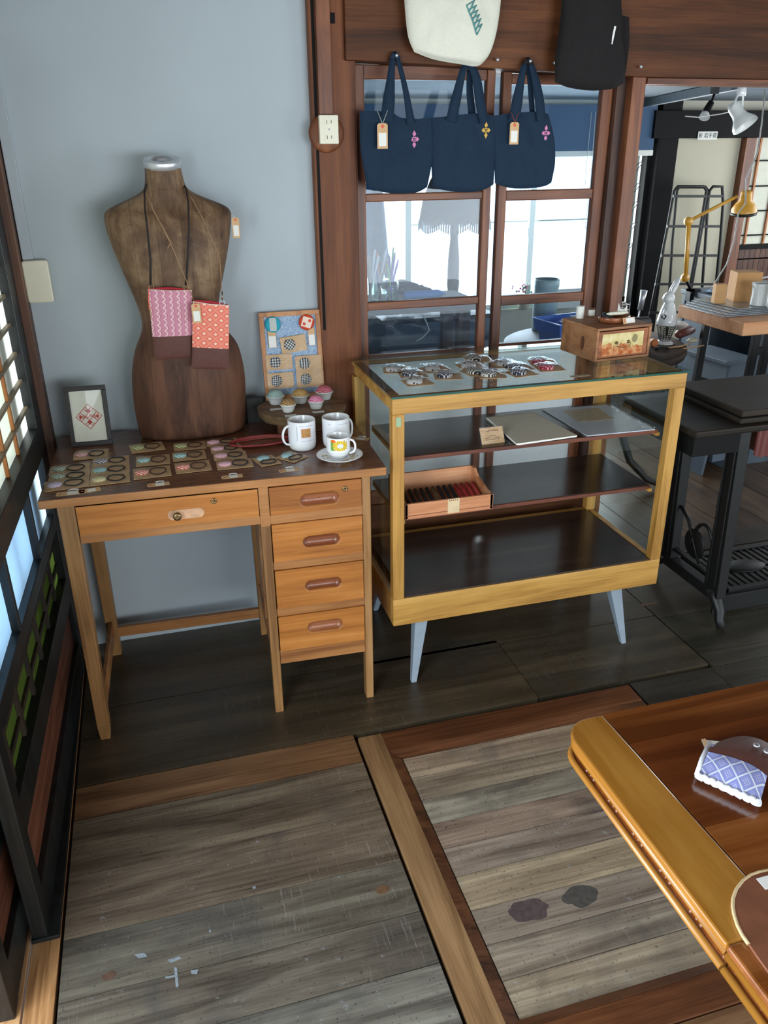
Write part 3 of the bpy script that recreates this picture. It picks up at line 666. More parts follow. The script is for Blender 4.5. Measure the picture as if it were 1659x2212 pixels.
def pouch(label,TL,TR,BR,BL,y,split,mat,th=.014,dy=0):
    P=[ony(*q,y) for q in (TL,TR,BR,BL)]; base=(P[2]+P[3])/2
    t=thing('phone_pouch',label,'pouch',base); P=[p-base for p in P]
    f=MB(); quadpart(f,*P,0,split,th); f.build('cloth_panel',mat,t)
    f=MB(); quadpart(f,*P,split,1,th+.0008); f.build('leather_base',m_leather,t)
    ax=P[1]-P[0]
    f=MB(); f.tube([P[0]+Vector((0,-.001,.0008)),P[0].lerp(P[1],.5)+Vector((0,-.004,-.001)),P[1]+Vector((0,-.001,.0008))],.0016,6); f.build('piping',M_('piping',lambda:plain('cream_piping',(236,220,200),.8)),t)
    f=MB(); f.ribbon([P[0]+Vector((.004,.004,.001)),P[0].lerp(P[1],.5)+Vector((0,.007,.004)),P[1]+Vector((-.004,.004,.001))],.006,.004,(0,0,1)); f.build('red_lining',M_('redlin',lambda:plain('red_lining',(170,30,44),.8)),t)
    return t,P,base
tp,PP,base=pouch('pink arrow-patterned cloth pouch with brown leather base, left one on the dress form',(319,626),(414,628),(418,772),(335,779),2.236,.655,patt_pink())
def onsurf(px,py,y): return ony(px,py,y)-base
f=MB()
neckz=H+mz(1.405)
f.tube([onsurf(325,616,2.236),onsurf(325,560,2.238),onsurf(319,500,2.244),onsurf(313,450,2.262),onsurf(312,415,2.285),onsurf(316,398,2.315)],[.0032,.0032,.0028,.0025,.0023,.0022],8)
f.build('left_cord',M_('blackcord',lambda:plain('black_cord',(34,24,22),.7,sc=200,var=.4)),tp).name='cord'
f=MB(); f.tube([onsurf(401,616,2.236),onsurf(404,585,2.238),onsurf(408,500,2.244),onsurf(407,440,2.268),onsurf(402,408,2.30),onsurf(398,400,2.33)],[.0032,.0032,.0028,.0025,.0023,.0022],8); f.build('cord',M_('blackcord',None),tp)
for q in ((327,620),(402,622)):
    f=MB(); c=onsurf(*q,2.236); f.tube([c+Vector((.0055*math.cos(a),0,.0055*math.sin(a))) for a in [math.pi*k/8 for k in range(16)]],.0009,5,True); f.build('ring',m_brass,tp)
f=MB(); f.tube([PP[0]+Vector((.004,-.004,.008)),PP[0]+Vector((-.001,-.004,-.02)),PP[0]+Vector((-.002,-.003,-.05))],.0011,5); f.build('orange_thread',plain('orange_thread',(240,104,70),.8),tp)
f=MB(); f.tube([PP[0]+Vector((-.001,-.003,-.03)),PP[0]+Vector((.001,-.003,-.075))],.0012,5); f.build('side_tape',m_kraft,tp)
tp2,PP2,base=pouch('coral knot-patterned cloth pouch with brown leather base, right one on the dress form',(416,652),(495,661),(494,798),(415,797),2.222,.665,patt_coral(),.012)
f=MB()
f.tube([onsurf(418,648,2.224),onsurf(404,610,2.226),onsurf(368,525,2.238),onsurf(330,450,2.262),onsurf(316,420,2.28),onsurf(314,405,2.31)],.0011,6)
f.tube([onsurf(372,528,2.238),onsurf(335,462,2.256),onsurf(315,425,2.28)],.0011,6)
f.build('cord',M_('browncord',lambda:plain('brown_cord',(158,124,90),.7)),tp2)
f=MB(); f.tube([onsurf(479,632,2.228),onsurf(475,560,2.24),onsurf(466,535,2.25),onsurf(437,470,2.272),onsurf(412,425,2.285),onsurf(404,408,2.31)],.0011,6); f.build('cord',M_('browncord',None),tp2)
f=MB(); f.tube([onsurf(369,523,2.234),onsurf(362,537,2.234)],.0013,5); f.build('knot',M_('browncord',None),tp2)
f=MB(); c=onsurf(480,654,2.222); f.tube([c+Vector((.007*math.cos(a),0,.006*math.sin(a))) for a in [math.pi*k/8 for k in range(16)]],.0009,5,True); f.build('ring',m_steel,tp2)
f=MB(); f.cyl(onsurf(480,630,2.226),onsurf(480,648,2.222),.0016); f.build('clasp',m_brass,tp2)
P=ony(422,656,2.210); hangtag('price_tag','kraft price tag with red ring hanging between the two pouches on the dress form',P,(.023,.050),0.05,-.12,'hanging kraft price tags')
P=ony(508,470,2.31); hangtag('price_tag','small kraft price tag hanging off the right shoulder of the dress form',P,(.020,.052),-.3,0,'hanging kraft price tags',[(0,0,-.003),(-.006,.0,.007),(-.012,.01,.012)])
# ---- black photo frame ----
P0=dloc(155,967); P1=dloc(243,961)
fr=thing('photo_frame','black-framed red lattice diamond paper cutting, standing on the desk beside the dress form','picture frame',dpt(P0.x,P0.y,H+.0006),-.0362+.0)
fw=(P1-P0).length; fh=.168; Mx=Matrix.Rotation(math.radians(-11),4,'X')
def bx(f,*a): f.box(*a,M=Mx)
for b in ((0,fw,0,.012,0,.013),(0,fw,0,.012,fh-.013,fh),(0,.012,0,.012,.013,fh-.013),(fw-.012,fw,0,.012,.013,fh-.013)):
    f=MB(); bx(f,*b); f.build('frame_side',M_('fblack',lambda:plain('frame_black',(30,26,22),.45)),fr,bevel=.001)
f=MB(); bx(f,.010,fw-.010,.004,.006,.010,fh-.010); f.build('mount',plain('cream_mount',(212,208,192),.85,var=.02),fr)
cxm,czm,R_=fw/2+.002,fh*.49,.034
f=MB(); rot=lambda u,v:(cxm+(u-v)*.7071,czm+(u+v)*.7071)
S=R_*1.0
def lb(u0,u1,v0,v1): f.prism([rot(u0,v0),rot(u1,v0),rot(u1,v1),rot(u0,v1)],.0032,.0040,lambda u,v,w:Mx@Vector((u,w,v)))
w_=.0015
for a in (-S*.75,S*.75-w_): lb(a,a+w_,-S*.75,S*.75); lb(-S*.75,S*.75,a,a+w_)
for a in (-.0135,-.0075,.0060,.0120):
    lb(a,a+w_,-S*.72,-S*.22); lb(a,a+w_,S*.22,S*.72); lb(-S*.72,-S*.22,a,a+w_); lb(S*.22,S*.72,a,a+w_)
for sx in (-1,1):
    for sy in (-1,1): lb(min(sx*.016,sx*.008),max(sx*.016,sx*.008),min(sy*.016,sy*.008),max(sy*.016,sy*.008)) if sx==sy else lb(min(sx*.020,sx*.013),max(sx*.020,sx*.013),min(sy*.020,sy*.013),max(sy*.020,sy*.013))
lb(-.006,-.004,-.004,.006); lb(.003,.005,-.006,.004); lb(-.004,.004,-.001,.001); lb(-.016,.016,-.0085,-.0070); lb(-.016,.016,.007,.0085); lb(-.0085,-.007,-.016,.016); lb(.007,.0085,-.016,.016)
f.build('red_motif',plain('red_lattice',(186,66,52),.8),fr)
f=MB(); bx(f,.011,fw-.011,.0022,.0030,.011,fh-.011); f.build('glass',M_('glasspic',lambda:glass('picture_glass',(.97,.98,.98),.01)),fr)
f=MB(); f.bar((fw/2,.012+.025,.12),(fw/2,.055,.0012),.02,.002); f.build('stand',M_('fblack',None),fr)
# ---- carded hair ties ----
def m_scale(c,name,line=(240,236,228)):
    n=N(name); w=n.new('ShaderNodeTexWave',bands_direction='DIAGONAL'); n.put(w.inputs['Vector'],n.coord()); w.inputs['Scale'].default_value=75; w.inputs['Distortion'].default_value=3; w.inputs['Detail Scale'].default_value=2
    return n.fin(n.ramp(w.outputs[0],[(.35,lin(c)),(.6,lin(line))]),.7,.3)
kinds={'green':((88,120,100),(226,230,216)),'grey':((96,92,110),(222,220,224)),'lilac':((176,160,190),(220,210,226)),'blue':((120,170,176),(196,222,222)),'yellow':((206,196,140),(232,226,190)),'pink':((214,150,164),(240,206,212)),'olive':((122,128,44),(226,226,190)),'red':((214,66,44),(244,220,206)),'teal':((104,168,170),(214,230,226)),'rose':((206,120,124),(240,222,214))}
def hairtie(label,px,py,w,h,rz,kind,brown=False,group='carded hair ties laid out on the desk',lift=0.,swap=False):
    w,h=(w*1.38,h*1.92) if not swap else (w*1.25,h*1.5)
    p=dloc(px,py); t=thing('hair_tie_card',label,'hair tie',dpt(p.x,p.y,H+.0016+lift),-.0362+rz,group)
    f=MB(); f.box(-w/2,w/2,-h/2,h/2,0,.0009,M=Matrix.Rotation(-.012,4,'X')); f.build('backing_card',m_kraft,t)
    c=kinds[kind]; mt=M_('scale_'+kind,lambda:m_scale(c[0],'cloth_'+kind,c[1]))
    a=(-w*.27,0); b=(w*.15,0)
    if swap: a=(-w*.05,h*.22); b=(.0,-h*.2)
    r=.0155
    f=MB(); f.lathe([(r*.9,.001),(r,.003),(r*.92,.006),(r*.6,.0085),(0,.0095)],(a[0],a[1],0),20,False,False,sx=1.18,sy=.92); f.build('fabric_button',mt,t)
    f=MB(); n_=22; rx=w*.22; ry=h*.30
    if swap: rx,ry=w*.36,h*.2
    pts=[Vector((b[0]+rx*math.cos(2*math.pi*k/n_),b[1]+ry*math.sin(2*math.pi*k/n_),.0035+.0008*math.sin(k))) for k in range(n_)]
    f.tube(pts,.0017,6,True); f.build('elastic_loop',M_('elasticb' if brown else 'elastic',lambda:plain('elastic_brown' if brown else 'elastic_black',(72,44,34) if brown else (34,30,30),.8)),t)
    f=MB(); f.smooth=True
    def S_(i,j):
        x=(i-.5)*w*1.04; y=(j-.5)*h*1.06; d=math.hypot((x-a[0])/(r*1.7),(y-a[1])/(r*1.5)); e=min(i,1-i,j,1-j)
        z=.0015+.0095*max(0,1-d*d*.6)+.0022*min(1,e*8)+.0022*noise.noise(Vector((x*160,y*160,px*.37)))*min(1,e*9)
        return (x,y,max(.0012,z))
    f.grid(S_,20,14); f.build('clear_bag',m_film,t)
    return t
L=[('rose hair tie on kraft card, just in front of the black photo frame',197,984,.066,.036,.05,'rose',0),
('green striped hair tie on kraft card, top of the leftmost column',151,1015,.072,.036,.06,'green',0),
('green striped hair tie on kraft card, middle of the leftmost column',150,1031,.072,.034,.04,'green',0),
('lilac hair tie on kraft card, front of the leftmost column, partly over a kraft tag',145,1048,.076,.036,.12,'lilac',0),
('grey striped hair tie on kraft card, top of the second column',240,998,.068,.036,.06,'grey',0),
('pale blue hair tie on kraft card, middle of the second column',239,1017,.070,.034,.05,'blue',0),
('pale yellow hair tie on kraft card, front of the second column',238,1037,.070,.036,.06,'yellow',0),
('olive hair tie with brown loop, lying askew in front of the dress form',318,968,.066,.040,.15,'olive',1),
('teal hair tie with brown loop, behind the red one in the third column',331,996,.064,.042,.03,'teal',1),
('red and white hair tie with brown loop on kraft card, front of the third column',329,1022,.068,.042,.06,'red',1),
('olive hair tie with brown loop, back of the fourth column',410,965,.064,.034,.03,'olive',1),
('teal hair tie with brown loop on kraft card, middle of the fourth column',409,986,.064,.038,.03,'teal',1),
('orange-red hair tie with brown loop, front of the fourth column',417,1010,.066,.042,.06,'red',1),
('pink hair tie on kraft card, rearmost of the pink column near the red cords',480,957,.064,.028,.03,'pink',0),
('pink hair tie on kraft card, second from the back in the pink column',489,971,.062,.030,.02,'pink',0),
('pink hair tie on kraft card, third from the back in the pink column',497,986,.064,.032,.02,'pink',0),
('pink hair tie on kraft card, front of the pink column',507,1004,.068,.036,.02,'pink',0)]
for q in L: hairtie(*q[:7],brown=bool(q[7]))
hairtie('blue-grey hair tie on an upright kraft card, right of the pink column',576,997,.046,.050,.25,'blue',swap=True,group='carded hair ties laid out on the desk')
hairtie('blue-grey hair tie on a diamond-turned card, in front of the toast-picture mug',630,989,.046,.046,.70,'blue',swap=True,group='carded hair ties laid out on the desk')
def tagflat(label,px,py,rz,w=.054,h=.022,strip=True):
    p=dloc(px,py); t=thing('price_tag',label,'price tag',dpt(p.x,p.y,H+.0007),-.0362+rz,'kraft price tags lying on the desk')
    f=MB(); f.prism([(-w/2,-h*.3),(-w*.44,-h/2),(w/2,-h/2),(w/2,h/2),(-w*.44,h/2),(-w/2,h*.3)],0,.0005,lambda u,v,z:(u,v,z)); f.build('card',m_kraft,t)
    f=MB(); f.box(-w*.12,w*.28,-h*.38,h*.38,.0006,.0009); f.build('white_sticker',m_paperw,t)
    f=MB(); f.prism([(-w*.36+.0032*math.cos(a),.0032*math.sin(a)) for a in [math.pi*k/6 for k in range(12)]],.0005,.0008,lambda u,v,z:(u,v,z)); f.build('red_ring',M_('ringf',lambda:plain('dull_red_ring',(190,96,62),.7)),t)
    if strip:
        f=MB(); f.tube([(-w*.1,h*.7,.001),(w*.05,h*.85,.0015),(w*.28,h*.75,.001)],.0012,5); f.build('string',m_paperw,t)
    return t
tagflat('kraft price tag in front of the lilac hair tie, overlapping a second scrap of tag',152,1066,.05,.066,.026)
tagflat('plain kraft scrap tucked under the string of the leftmost tag',194,1060,.2,.05,.026,False)
tagflat('kraft price tag in front of the third column of hair ties',342,1047,.06)
tagflat('kraft price tag in front of the pink hair ties',501,1030,.05)
tagflat('kraft price tag in front of the blue-grey hair ties',624,1016,.06)
tagflat('white-stickered kraft tag near the rear right corner of the desk behind the mugs',775,948,-.5,.06,.022)
# ---- red leather cords ----
p=dloc(562,957); t=thing('cord_bundle','coiled bundle of red and brown leather cords, between the pink hair ties and the mug','cord bundle',dpt(p.x,p.y,H+.0006),0)
for k in range(6):
    f=MB(); a0=.078+.004*(k%3); b0=.030+.004*k*.6; pts=[]
    for i in range(26):
        a=2*math.pi*i/26; pts.append((a0*math.cos(a)+.002*math.sin(k),b0*math.sin(a)*1.0-.002*k,.0022+.0022*k*.7+.001*math.sin(a*2+k)))
    f.tube(pts,.0021,6,True); f.build('cord',M_('redcord%d'%(k%2),lambda:plain('red_cord%d'%(k%2),(150,50,52) if k%2 else (126,62,46),.5)),t)
# ---- mugs ----
def mug_mat(name,kind):
    n=N(name); uv=n.sep(n.coord('UV')); u,v_=uv[0],uv[1]
    base_=lin((236,238,240)); c=base_
    def rng(x,a,b): return n.math('MULTIPLY',n.math('GREATER_THAN',x,a),n.math('LESS_THAN',x,b))
    def rect(a,b,c0,d): return n.math('MULTIPLY',rng(u,a,b),rng(v_,c0,d))
    nz=n.noise(n.comb(n.math('MULTIPLY',u,170),n.math('MULTIPLY',v_,40)),1.,2,.5); ink=n.math('GREATER_THAN',nz,.5)
    nz2=n.noise(n.comb(n.math('MULTIPLY',u,170),n.math('MULTIPLY',v_,90)),1.,2,.5); ink2=n.math('GREATER_THAN',nz2,.5)
    if kind=='photo':
        U0=.70
        t1=n.math('MULTIPLY',n.math('MAXIMUM',rect(U0-.02,U0+.15,.835,.865),rect(U0-.02,U0+.15,.15,.18)),ink)
        t2=n.math('MULTIPLY',rect(U0-.055,U0-.045,.18,.86),ink2)
        c=n.mix(n.math('MULTIPLY',n.math('MAXIMUM',t1,t2),.8),c,lin((84,84,92)))
        cu,cv=U0+.055,.53
        d=n.math('MAXIMUM',n.math('MULTIPLY',n.math('ABSOLUTE',n.math('SUBTRACT',u,cu)),1/.070),n.math('MULTIPLY',n.math('ABSOLUTE',n.math('SUBTRACT',v_,cv)),1/.26))
        halo=n.ramp(d,[(.75,1.),(1.15,0.)]); c=n.mix(n.math('MULTIPLY',halo,.55),c,lin((222,170,176)))
        ins=n.math('LESS_THAN',d,.78); toast=n.ramp(n.noise(n.comb(n.math('MULTIPLY',u,60),n.math('MULTIPLY',v_,14)),1,3),[(.3,lin((168,112,60))),(.7,lin((214,164,100)))])
        c=n.mix(ins,c,toast)
    elif kind=='lines':
        t1=n.math('MULTIPLY',n.math('MAXIMUM',rect(.72,.86,.80,.83),rect(.60,.64,.8,.83)),ink); c=n.mix(n.math('MULTIPLY',t1,.8),c,lin((84,84,92)))
        c=n.mix(rect(.925,.929,.2,.85),c,lin((150,154,160)))
    else:
        # flower cup : green band, yellow petals, white centre, orange bud
        U0,U1=.605,.845
        g=rect(U0,U0+.05,.14,.90); c=n.mix(g,c,lin((120,176,84)))
        c=n.mix(rect(U0+.05,U1,.14,.90),c,lin((250,248,236)))
        du=n.math('MULTIPLY',n.math('SUBTRACT',u,.740),8.2); dv=n.math('MULTIPLY',n.math('SUBTRACT',v_,.50),2.2)
        r=n.math('POWER',n.math('ADD',n.math('MULTIPLY',du,du),n.math('MULTIPLY',dv,dv)),.5); th=n.math('ARCTAN2',dv,du)
        pet=n.math('ABSOLUTE',n.math('SINE',n.math('MULTIPLY',th,7.5)))
        lim=n.math('ADD',.62,n.math('MULTIPLY',pet,.30))
        inside=n.math('MULTIPLY',n.math('LESS_THAN',r,lim),rect(U0+.012,U1,.14,.90))
        line=n.math('MULTIPLY',inside,n.math('LESS_THAN',pet,.34)); edge=n.math('MULTIPLY',n.math('GREATER_THAN',r,n.math('SUBTRACT',lim,.0)),n.math('MULTIPLY',n.math('LESS_THAN',r,n.math('ADD',lim,.07)),rect(U0+.012,U1,.14,.90)))
        c=n.mix(inside,c,lin((242,206,60))); c=n.mix(line,c,lin((60,44,24))); c=n.mix(edge,c,lin((60,44,24)))
        cen=n.math('LESS_THAN',r,.36); c=n.mix(cen,c,lin((230,238,240))); c=n.mix(n.math('MULTIPLY',cen,n.math('LESS_THAN',pet,.22)),c,lin((70,90,120)))
        ob=n.math('LESS_THAN',n.math('ADD',n.math('POWER',n.math('MULTIPLY',n.math('SUBTRACT',u,.645),24),2.),n.math('POWER',n.math('MULTIPLY',n.math('SUBTRACT',v_,.85),8),2.)),.75)
        c=n.mix(ob,c,lin((232,110,40)))
    return n.fin(c,.14,.5,0,.3)
def mug(name,label,cat,pos,r,h,rz,mat,hang,hr=.022,foot=None,taper=1.,wall=.003,hz=.52):
    t=thing(name,label,cat,pos,rz)
    f=MB(); 
    if foot: pr=[(foot*.9,0),(foot,.002),(foot,.007),(r*.9,.013),(r,.020),(r,h)]
    else: pr=[(r*.80,0),(r*.88,.002),(r*.95,.006),(r*.985,.013),(r,.022),(r,h)]
    R_=[]
    m_=len(pr)
    f.smooth=True; b=[]
    prof=pr
    N_=56
    rings=[[(q*math.cos(2*math.pi*j/N_),q*math.sin(2*math.pi*j/N_),z) for j in range(N_)] for q,z in prof[:-1]]
    f.loft(rings,True,True,False,False)
    # decorated band with its own UVs (0..1 round, 0..1 up)
    f.smooth=True; z0=prof[-2][1]
    for k in range(len(f.uv)): f.uv[k]=None
    f.m=1; f.grid(lambda a,b_:(r*math.cos(2*math.pi*a),r*math.sin(2*math.pi*a),z0+(h-z0)*b_),N_,6)
    f.m=0
    f.loft([[(q*math.cos(2*math.pi*j/N_),q*math.sin(2*math.pi*j/N_),z) for j in range(N_)] for q,z in ((r,h),(r-.0008,h+.0012),(r-wall+.0006,h+.0012),(r-wall,h),(r-wall,.012),(r*.8,.006),(0.001,.0055))],True,False,True)
    f.build('body',[m_white,mat],t)
    f=MB(); a=hang; ca,sa=math.cos(a),math.sin(a)
    pts=[]
    for k in range(15):
        q=math.pi*(-.5+k/14); rad=r-.002+hr*max(0,math.cos(q))**.8; z=h*hz+h*.34*math.sin(q)*(1 if q>0 else .92)
        pts.append((rad*ca,rad*sa,z))
    R=[]
    for i,pnt in enumerate(pts):
        d=(Vector(pts[min(i+1,14)])-Vector(pts[max(i-1,0)])).normalized(); sd=Vector((-sa,ca,0)); u=sd.cross(d)
        R.append([Vector(pnt)+sd*.0048*math.cos(2*math.pi*j/10)+u*.0030*math.sin(2*math.pi*j/10) for j in range(10)])
    f.smooth=True; f.loft(R); f.build('handle',m_white,t)
    return t
p=onz(654,968,H); mug('mug','white mug with a small square toast picture and faint lettering, handle to the left','mug',(p.x,p.y,H+.0008),.0385,.083,0.10,mug_mat('photo_mug','photo'),math.radians(190))
p=onz(727,962,H); mug('mug','white mug with faint lettering, standing behind the flower cup','mug',(p.x,p.y+.0,H+.0008),.0385,.083,0.1,mug_mat('lettered_mug','lines'),math.radians(8),.014)
# saucer and flower cup
p=onz(734,992,H)
sa_=thing('saucer','white saucer with a brown flower print, under the flower cup','saucer',(p.x,p.y,H+.0008))
f=MB(); f.lathe([(.030,0),(.034,.001),(.036,.004),(.052,.008),(.061,.0135),(.0625,.0145),(.0620,.0155),(.058,.0145),(.050,.0105),(.034,.0068),(0.001,.0062)],(0,0,0),48,True,True)
n=N('saucer_glaze'); o_=n.sep(n.coord()); rr_=n.math('POWER',n.math('ADD',n.math('MULTIPLY',o_[0],o_[0]),n.math('MULTIPLY',o_[1],o_[1])),.5)
band=n.math('MULTIPLY',n.math('GREATER_THAN',rr_,.028),n.math('LESS_THAN',rr_,.049)); nz=n.noise(n.coord(),85,3,.6); sel=n.math('MULTIPLY',band,n.math('MULTIPLY',n.math('GREATER_THAN',nz,.5),n.math('LESS_THAN',o_[1],.02)))
pcol=n.ramp(n.noise(n.coord(),140,2),[(.35,lin((96,70,36))),(.55,lin((200,160,60))),(.7,lin((110,120,80)))]); f.build('dish',n.fin(n.mix(n.math('MULTIPLY',sel,.9),lin((236,238,238)),pcol),.14,.5,0,.3),sa_)
mug('cup','small white cup with a bold yellow flower and green band, on the saucer','cup',(p.x-.002,p.y+.004,H+.0008+.0068),.0320,.058,.02,mug_mat('flower_cup','flower'),math.radians(-22),.016,foot=.0225,hz=.5)
# ---- stump stand, pin board and pincushions ----
Lz=.800; c=onz(652,877,Lz)
m_cut=wood('stump_cut_face',(96,70,46),(138,106,76),(168,136,100),'x',.6,big=.8)
m_bark=plain('stump_bark',(104,82,54),.85,var=.45,sc=40,bump=.003)
stp=thing('wood_slab_stand','round bark-edged wood slab raised on wooden blocks, on the desk right of the dress form','wood slab',(c.x,c.y,H+.0006))
Rl=.133
def slab(r0,z0,z1,mt_s,mt_t,name):
    f=MB(); n_=72; rings=[]
    for k in range(7):
        z=z0+(z1-z0)*k/6; ring=[]
        for j in range(n_):
            a=2*math.pi*j/n_; w=1+.03*noise.noise(Vector((math.cos(a)*2,math.sin(a)*2,0)))+.03*noise.noise(Vector((math.cos(a)*7,math.sin(a)*7,z*60)))*(1 if 0<k<6 else .3)-(.07*(1-k/6)**2)
            ring.append((r0*w*math.cos(a),r0*w*.86*math.sin(a),z))
        rings.append(ring)
    f.smooth=True; f.loft(rings,True,True,False,False); f.smooth=False
    b=len(f.v); f.v+=[Vector(q) for q in rings[-1]]; f.m=1; f._f([b+j for j in range(n_)])
    return f.build(name,[mt_s,mt_t],stp)
slab(Rl,.030,Lz-H,m_bark,m_cut,'slab')
boxes('block',wood('stand_block_wood',(84,46,28),(128,76,48),(150,100,66),'x',.6),stp,[(-.085,.07,-.075,-.045,0,.0305),(-.06,.085,.03,.06,0,.0305)],.002)
# split lines of the slab
f=MB()
for x in (.035,.060,.085): f.box(x,x+.0007,-.085+.2*abs(x-.03),.06,Lz-H+.0002,Lz-H+.0004)
f.build('crack',m_darkbeam,stp)
top=Lz+.0012
bd=thing('display_board','framed blue-lined display board leaning on the wall, standing on the wood slab','display board',ony(570,842,2.40)); 
BL_=ony(575,868,2.392); BR_=ony(703,862,2.392); TL_=ony(556,674,2.438); TR_=ony(688,671,2.438)
z0=top; BL_.z=z0; BR_.z=z0; bd.location=BL_
bw=(BR_-BL_).length; bh=.262; lean=math.radians(8); BMx=Matrix.Rotation(-lean,4,'X')
bd.rotation_euler=(0,0,math.atan2(BR_.y-BL_.y,BR_.x-BL_.x))
def bb(f,*a): f.box(*a,M=BMx)
for q in ((0,bw,0,.010,0,.014),(0,bw,0,.010,bh-.014,bh),(0,.014,0,.010,.014,bh-.014),(bw-.014,bw,0,.010,.014,bh-.014)):
    f=MB(); bb(f,*q); f.build('frame_side',M_('boardfr',lambda:wood('board_frame_wood',(150,96,54),(188,130,80),(206,152,104),'z',.5)),bd,bevel=.001)
n=N('blue_washi'); nz=n.noise(n.coord(),260,3,.7,1.); f=MB(); bb(f,.012,bw-.012,.005,.009,.012,bh-.012); f.build('blue_paper',n.fin(n.ramp(nz,[(.4,lin((112,146,186))),(.6,lin((186,202,214)))]),.85,.2),bd)
def bpt(u,v,w=0): # board-local point -> world
    bpy.context.view_layer.update(); return bd.matrix_world@(BMx@Vector((u,w,v)))
bang=bd.rotation_euler[2]
def onboard(name,label,cat,u,v,w,group=None,roll=0):
    t=thing(name,label,cat,bpt(u,v,-.001-w),0,group); t.rotation_euler=(math.pi/2-lean,0,0)
    t.matrix_world=Matrix.Translation(bpt(u,v,-.0008-w))@Matrix.Rotation(bang,4,'Z')@Matrix.Rotation(math.pi/2-lean,4,'X')@Matrix.Rotation(roll,4,'Z'); return t
def m_bw(name,k):
    n=N(name); o=n.map(n.coord(),(1,1,1),(0,0,math.radians(45 if k%2==0 else 0))); s_=n.sep(o)
    a=n.math('SINE',n.math('MULTIPLY',s_[0],560+90*k)); b=n.math('SINE',n.math('MULTIPLY',s_[1],560+60*k))
    v=n.math('MULTIPLY',a,b) if k!=3 else n.math('ADD',a,n.math('MULTIPLY',b,.4))
    return n.fin(n.ramp(v,[(.0,lin((36,36,40))),(.06,lin((206,204,196)))],'CONSTANT'),.6,.3)
def brooch(label,u,v,w,h,roll,k,group='black and white brooches pinned on the display board',r=.0175,du=-.012):
    t=onboard('brooch_card',label,'brooch',u,v,0 if k<9 else .0,group,roll)
    f=MB(); f.box(-w/2,w/2,-h/2,h/2,0,.0009); f.build('backing_card',m_kraft,t)
    f=MB(); f.lathe([(r,.001),(r*1.0,.002),(r*.8,.0042),(r*.4,.0055),(0,.006)],(du,0,0),26,False,False); f.build('fabric_button',M_('bw%d'%(k%5),lambda:m_bw('bw_cloth%d'%(k%5),k%5)),t)
    f=MB(); f.smooth=True
    f.grid(lambda i,j:((i-.5)*w*1.05,(j-.5)*h*1.05,.0014+.0055*max(0,1-((i-.5)*w-du)**2/(r*1.7)**2-((j-.5)*h)**2/(r*1.6)**2)+.0016*abs(noise.noise(Vector((i*4,j*4,k*3.3+u*50))))),16,12); f.build('clear_bag',m_film,t)
    return t
def bl_uv(px,py):
    # pixel -> board coordinates
    bpy.context.view_layer.update(); Mi=(bd.matrix_world@BMx.to_4x4()).inverted(); o=Mi@CAMP; d=Mi.to_3x3()@ray(px,py); t=-o.y/d.y; q=o+d*t; return q.x,q.z
for (px,py,w,h,ro,k,lab) in ((634,743,.078,.048,.10,1,'topmost and tilted'),(603,782,.080,.046,0,0,'middle row at the left'),(666,784,.080,.046,0,3,'middle row at the right'),(606,822,.080,.048,0,2,'bottom row at the left'),(669,818,.082,.050,0,4,'bottom row at the right')):
    u,v=bl_uv(px,py); brooch('black and white brooch on kraft card, '+lab+' of the display board',u,v,w,h,ro,k)
def badge(label,px,py,c,pk):
    u,v=bl_uv(px,py); t=onboard('round_badge',label,'badge',u,v,0); r=.0235
    f=MB(); f.lathe([(r*.96,0),(r,.002),(r*.97,.004),(r*.7,.006),(r*.3,.007),(0,.0072)],(0,0,0),32,False,False)
    n=N('badge_cloth'+pk); s_=n.sep(n.map(n.coord(),(1,1,1),(0,0,.35 if pk=='r' else 0)))
    ax=n.math('ABSOLUTE',s_[0]); ay=n.math('ABSOLUTE',s_[1])
    if pk=='t': msk=n.math('MULTIPLY',n.math('MULTIPLY',n.math('LESS_THAN',ax,.0100),n.math('LESS_THAN',ay,.0195)),n.math('GREATER_THAN',n.math('MULTIPLY',n.math('SINE',n.math('MULTIPLY',n.math('ADD',s_[0],s_[1]),900)),n.math('SINE',n.math('MULTIPLY',n.math('SUBTRACT',s_[0],s_[1]),900))),-.1))
    else:
        mx_=n.math('MAXIMUM',ax,ay); msk=n.math('MULTIPLY',n.math('LESS_THAN',mx_,.0150),n.math('SUBTRACT',1.,n.math('MULTIPLY',n.math('LESS_THAN',n.math('ABSOLUTE',n.math('SUBTRACT',ax,.0068)),.0040),n.math('MULTIPLY',n.math('LESS_THAN',n.math('ABSOLUTE',n.math('SUBTRACT',ay,.0068)),.0040),n.math('GREATER_THAN',n.math('MULTIPLY',s_[0],s_[1]),0.)))))
    f.build('cloth_disc',n.fin(n.mix(msk,lin(c),lin((236,214,196))),.6,.3),t)
    return t
badge('turquoise round badge with a pale knot pattern, top left of the display board',589,701,(36,160,178),'t')
badge('orange-red round badge with a pale square pattern, top right of the display board',662,696,(206,72,40),'r')
for px,py,w,h,lab in ((588,731,.024,.056,'below the turquoise badge'),(673,727,.020,.052,'below the orange-red badge')):
    u,v=bl_uv(px,py); t=onboard('price_tag','kraft price tag with white sticker, '+lab+' on the display board','price tag',u,v,-.0004,'hanging kraft price tags')
    f=MB(); f.box(-w/2,w/2,-h/2,h/2,0,.0004); f.build('card',m_kraft,t); f=MB(); f.box(-w*.45,w*.45,-h*.48,h*.12,.0004,.0006); f.build('white_sticker',m_paperw,t)
m_dish=plain('white_porcelain',(226,228,224),.25,var=.02)
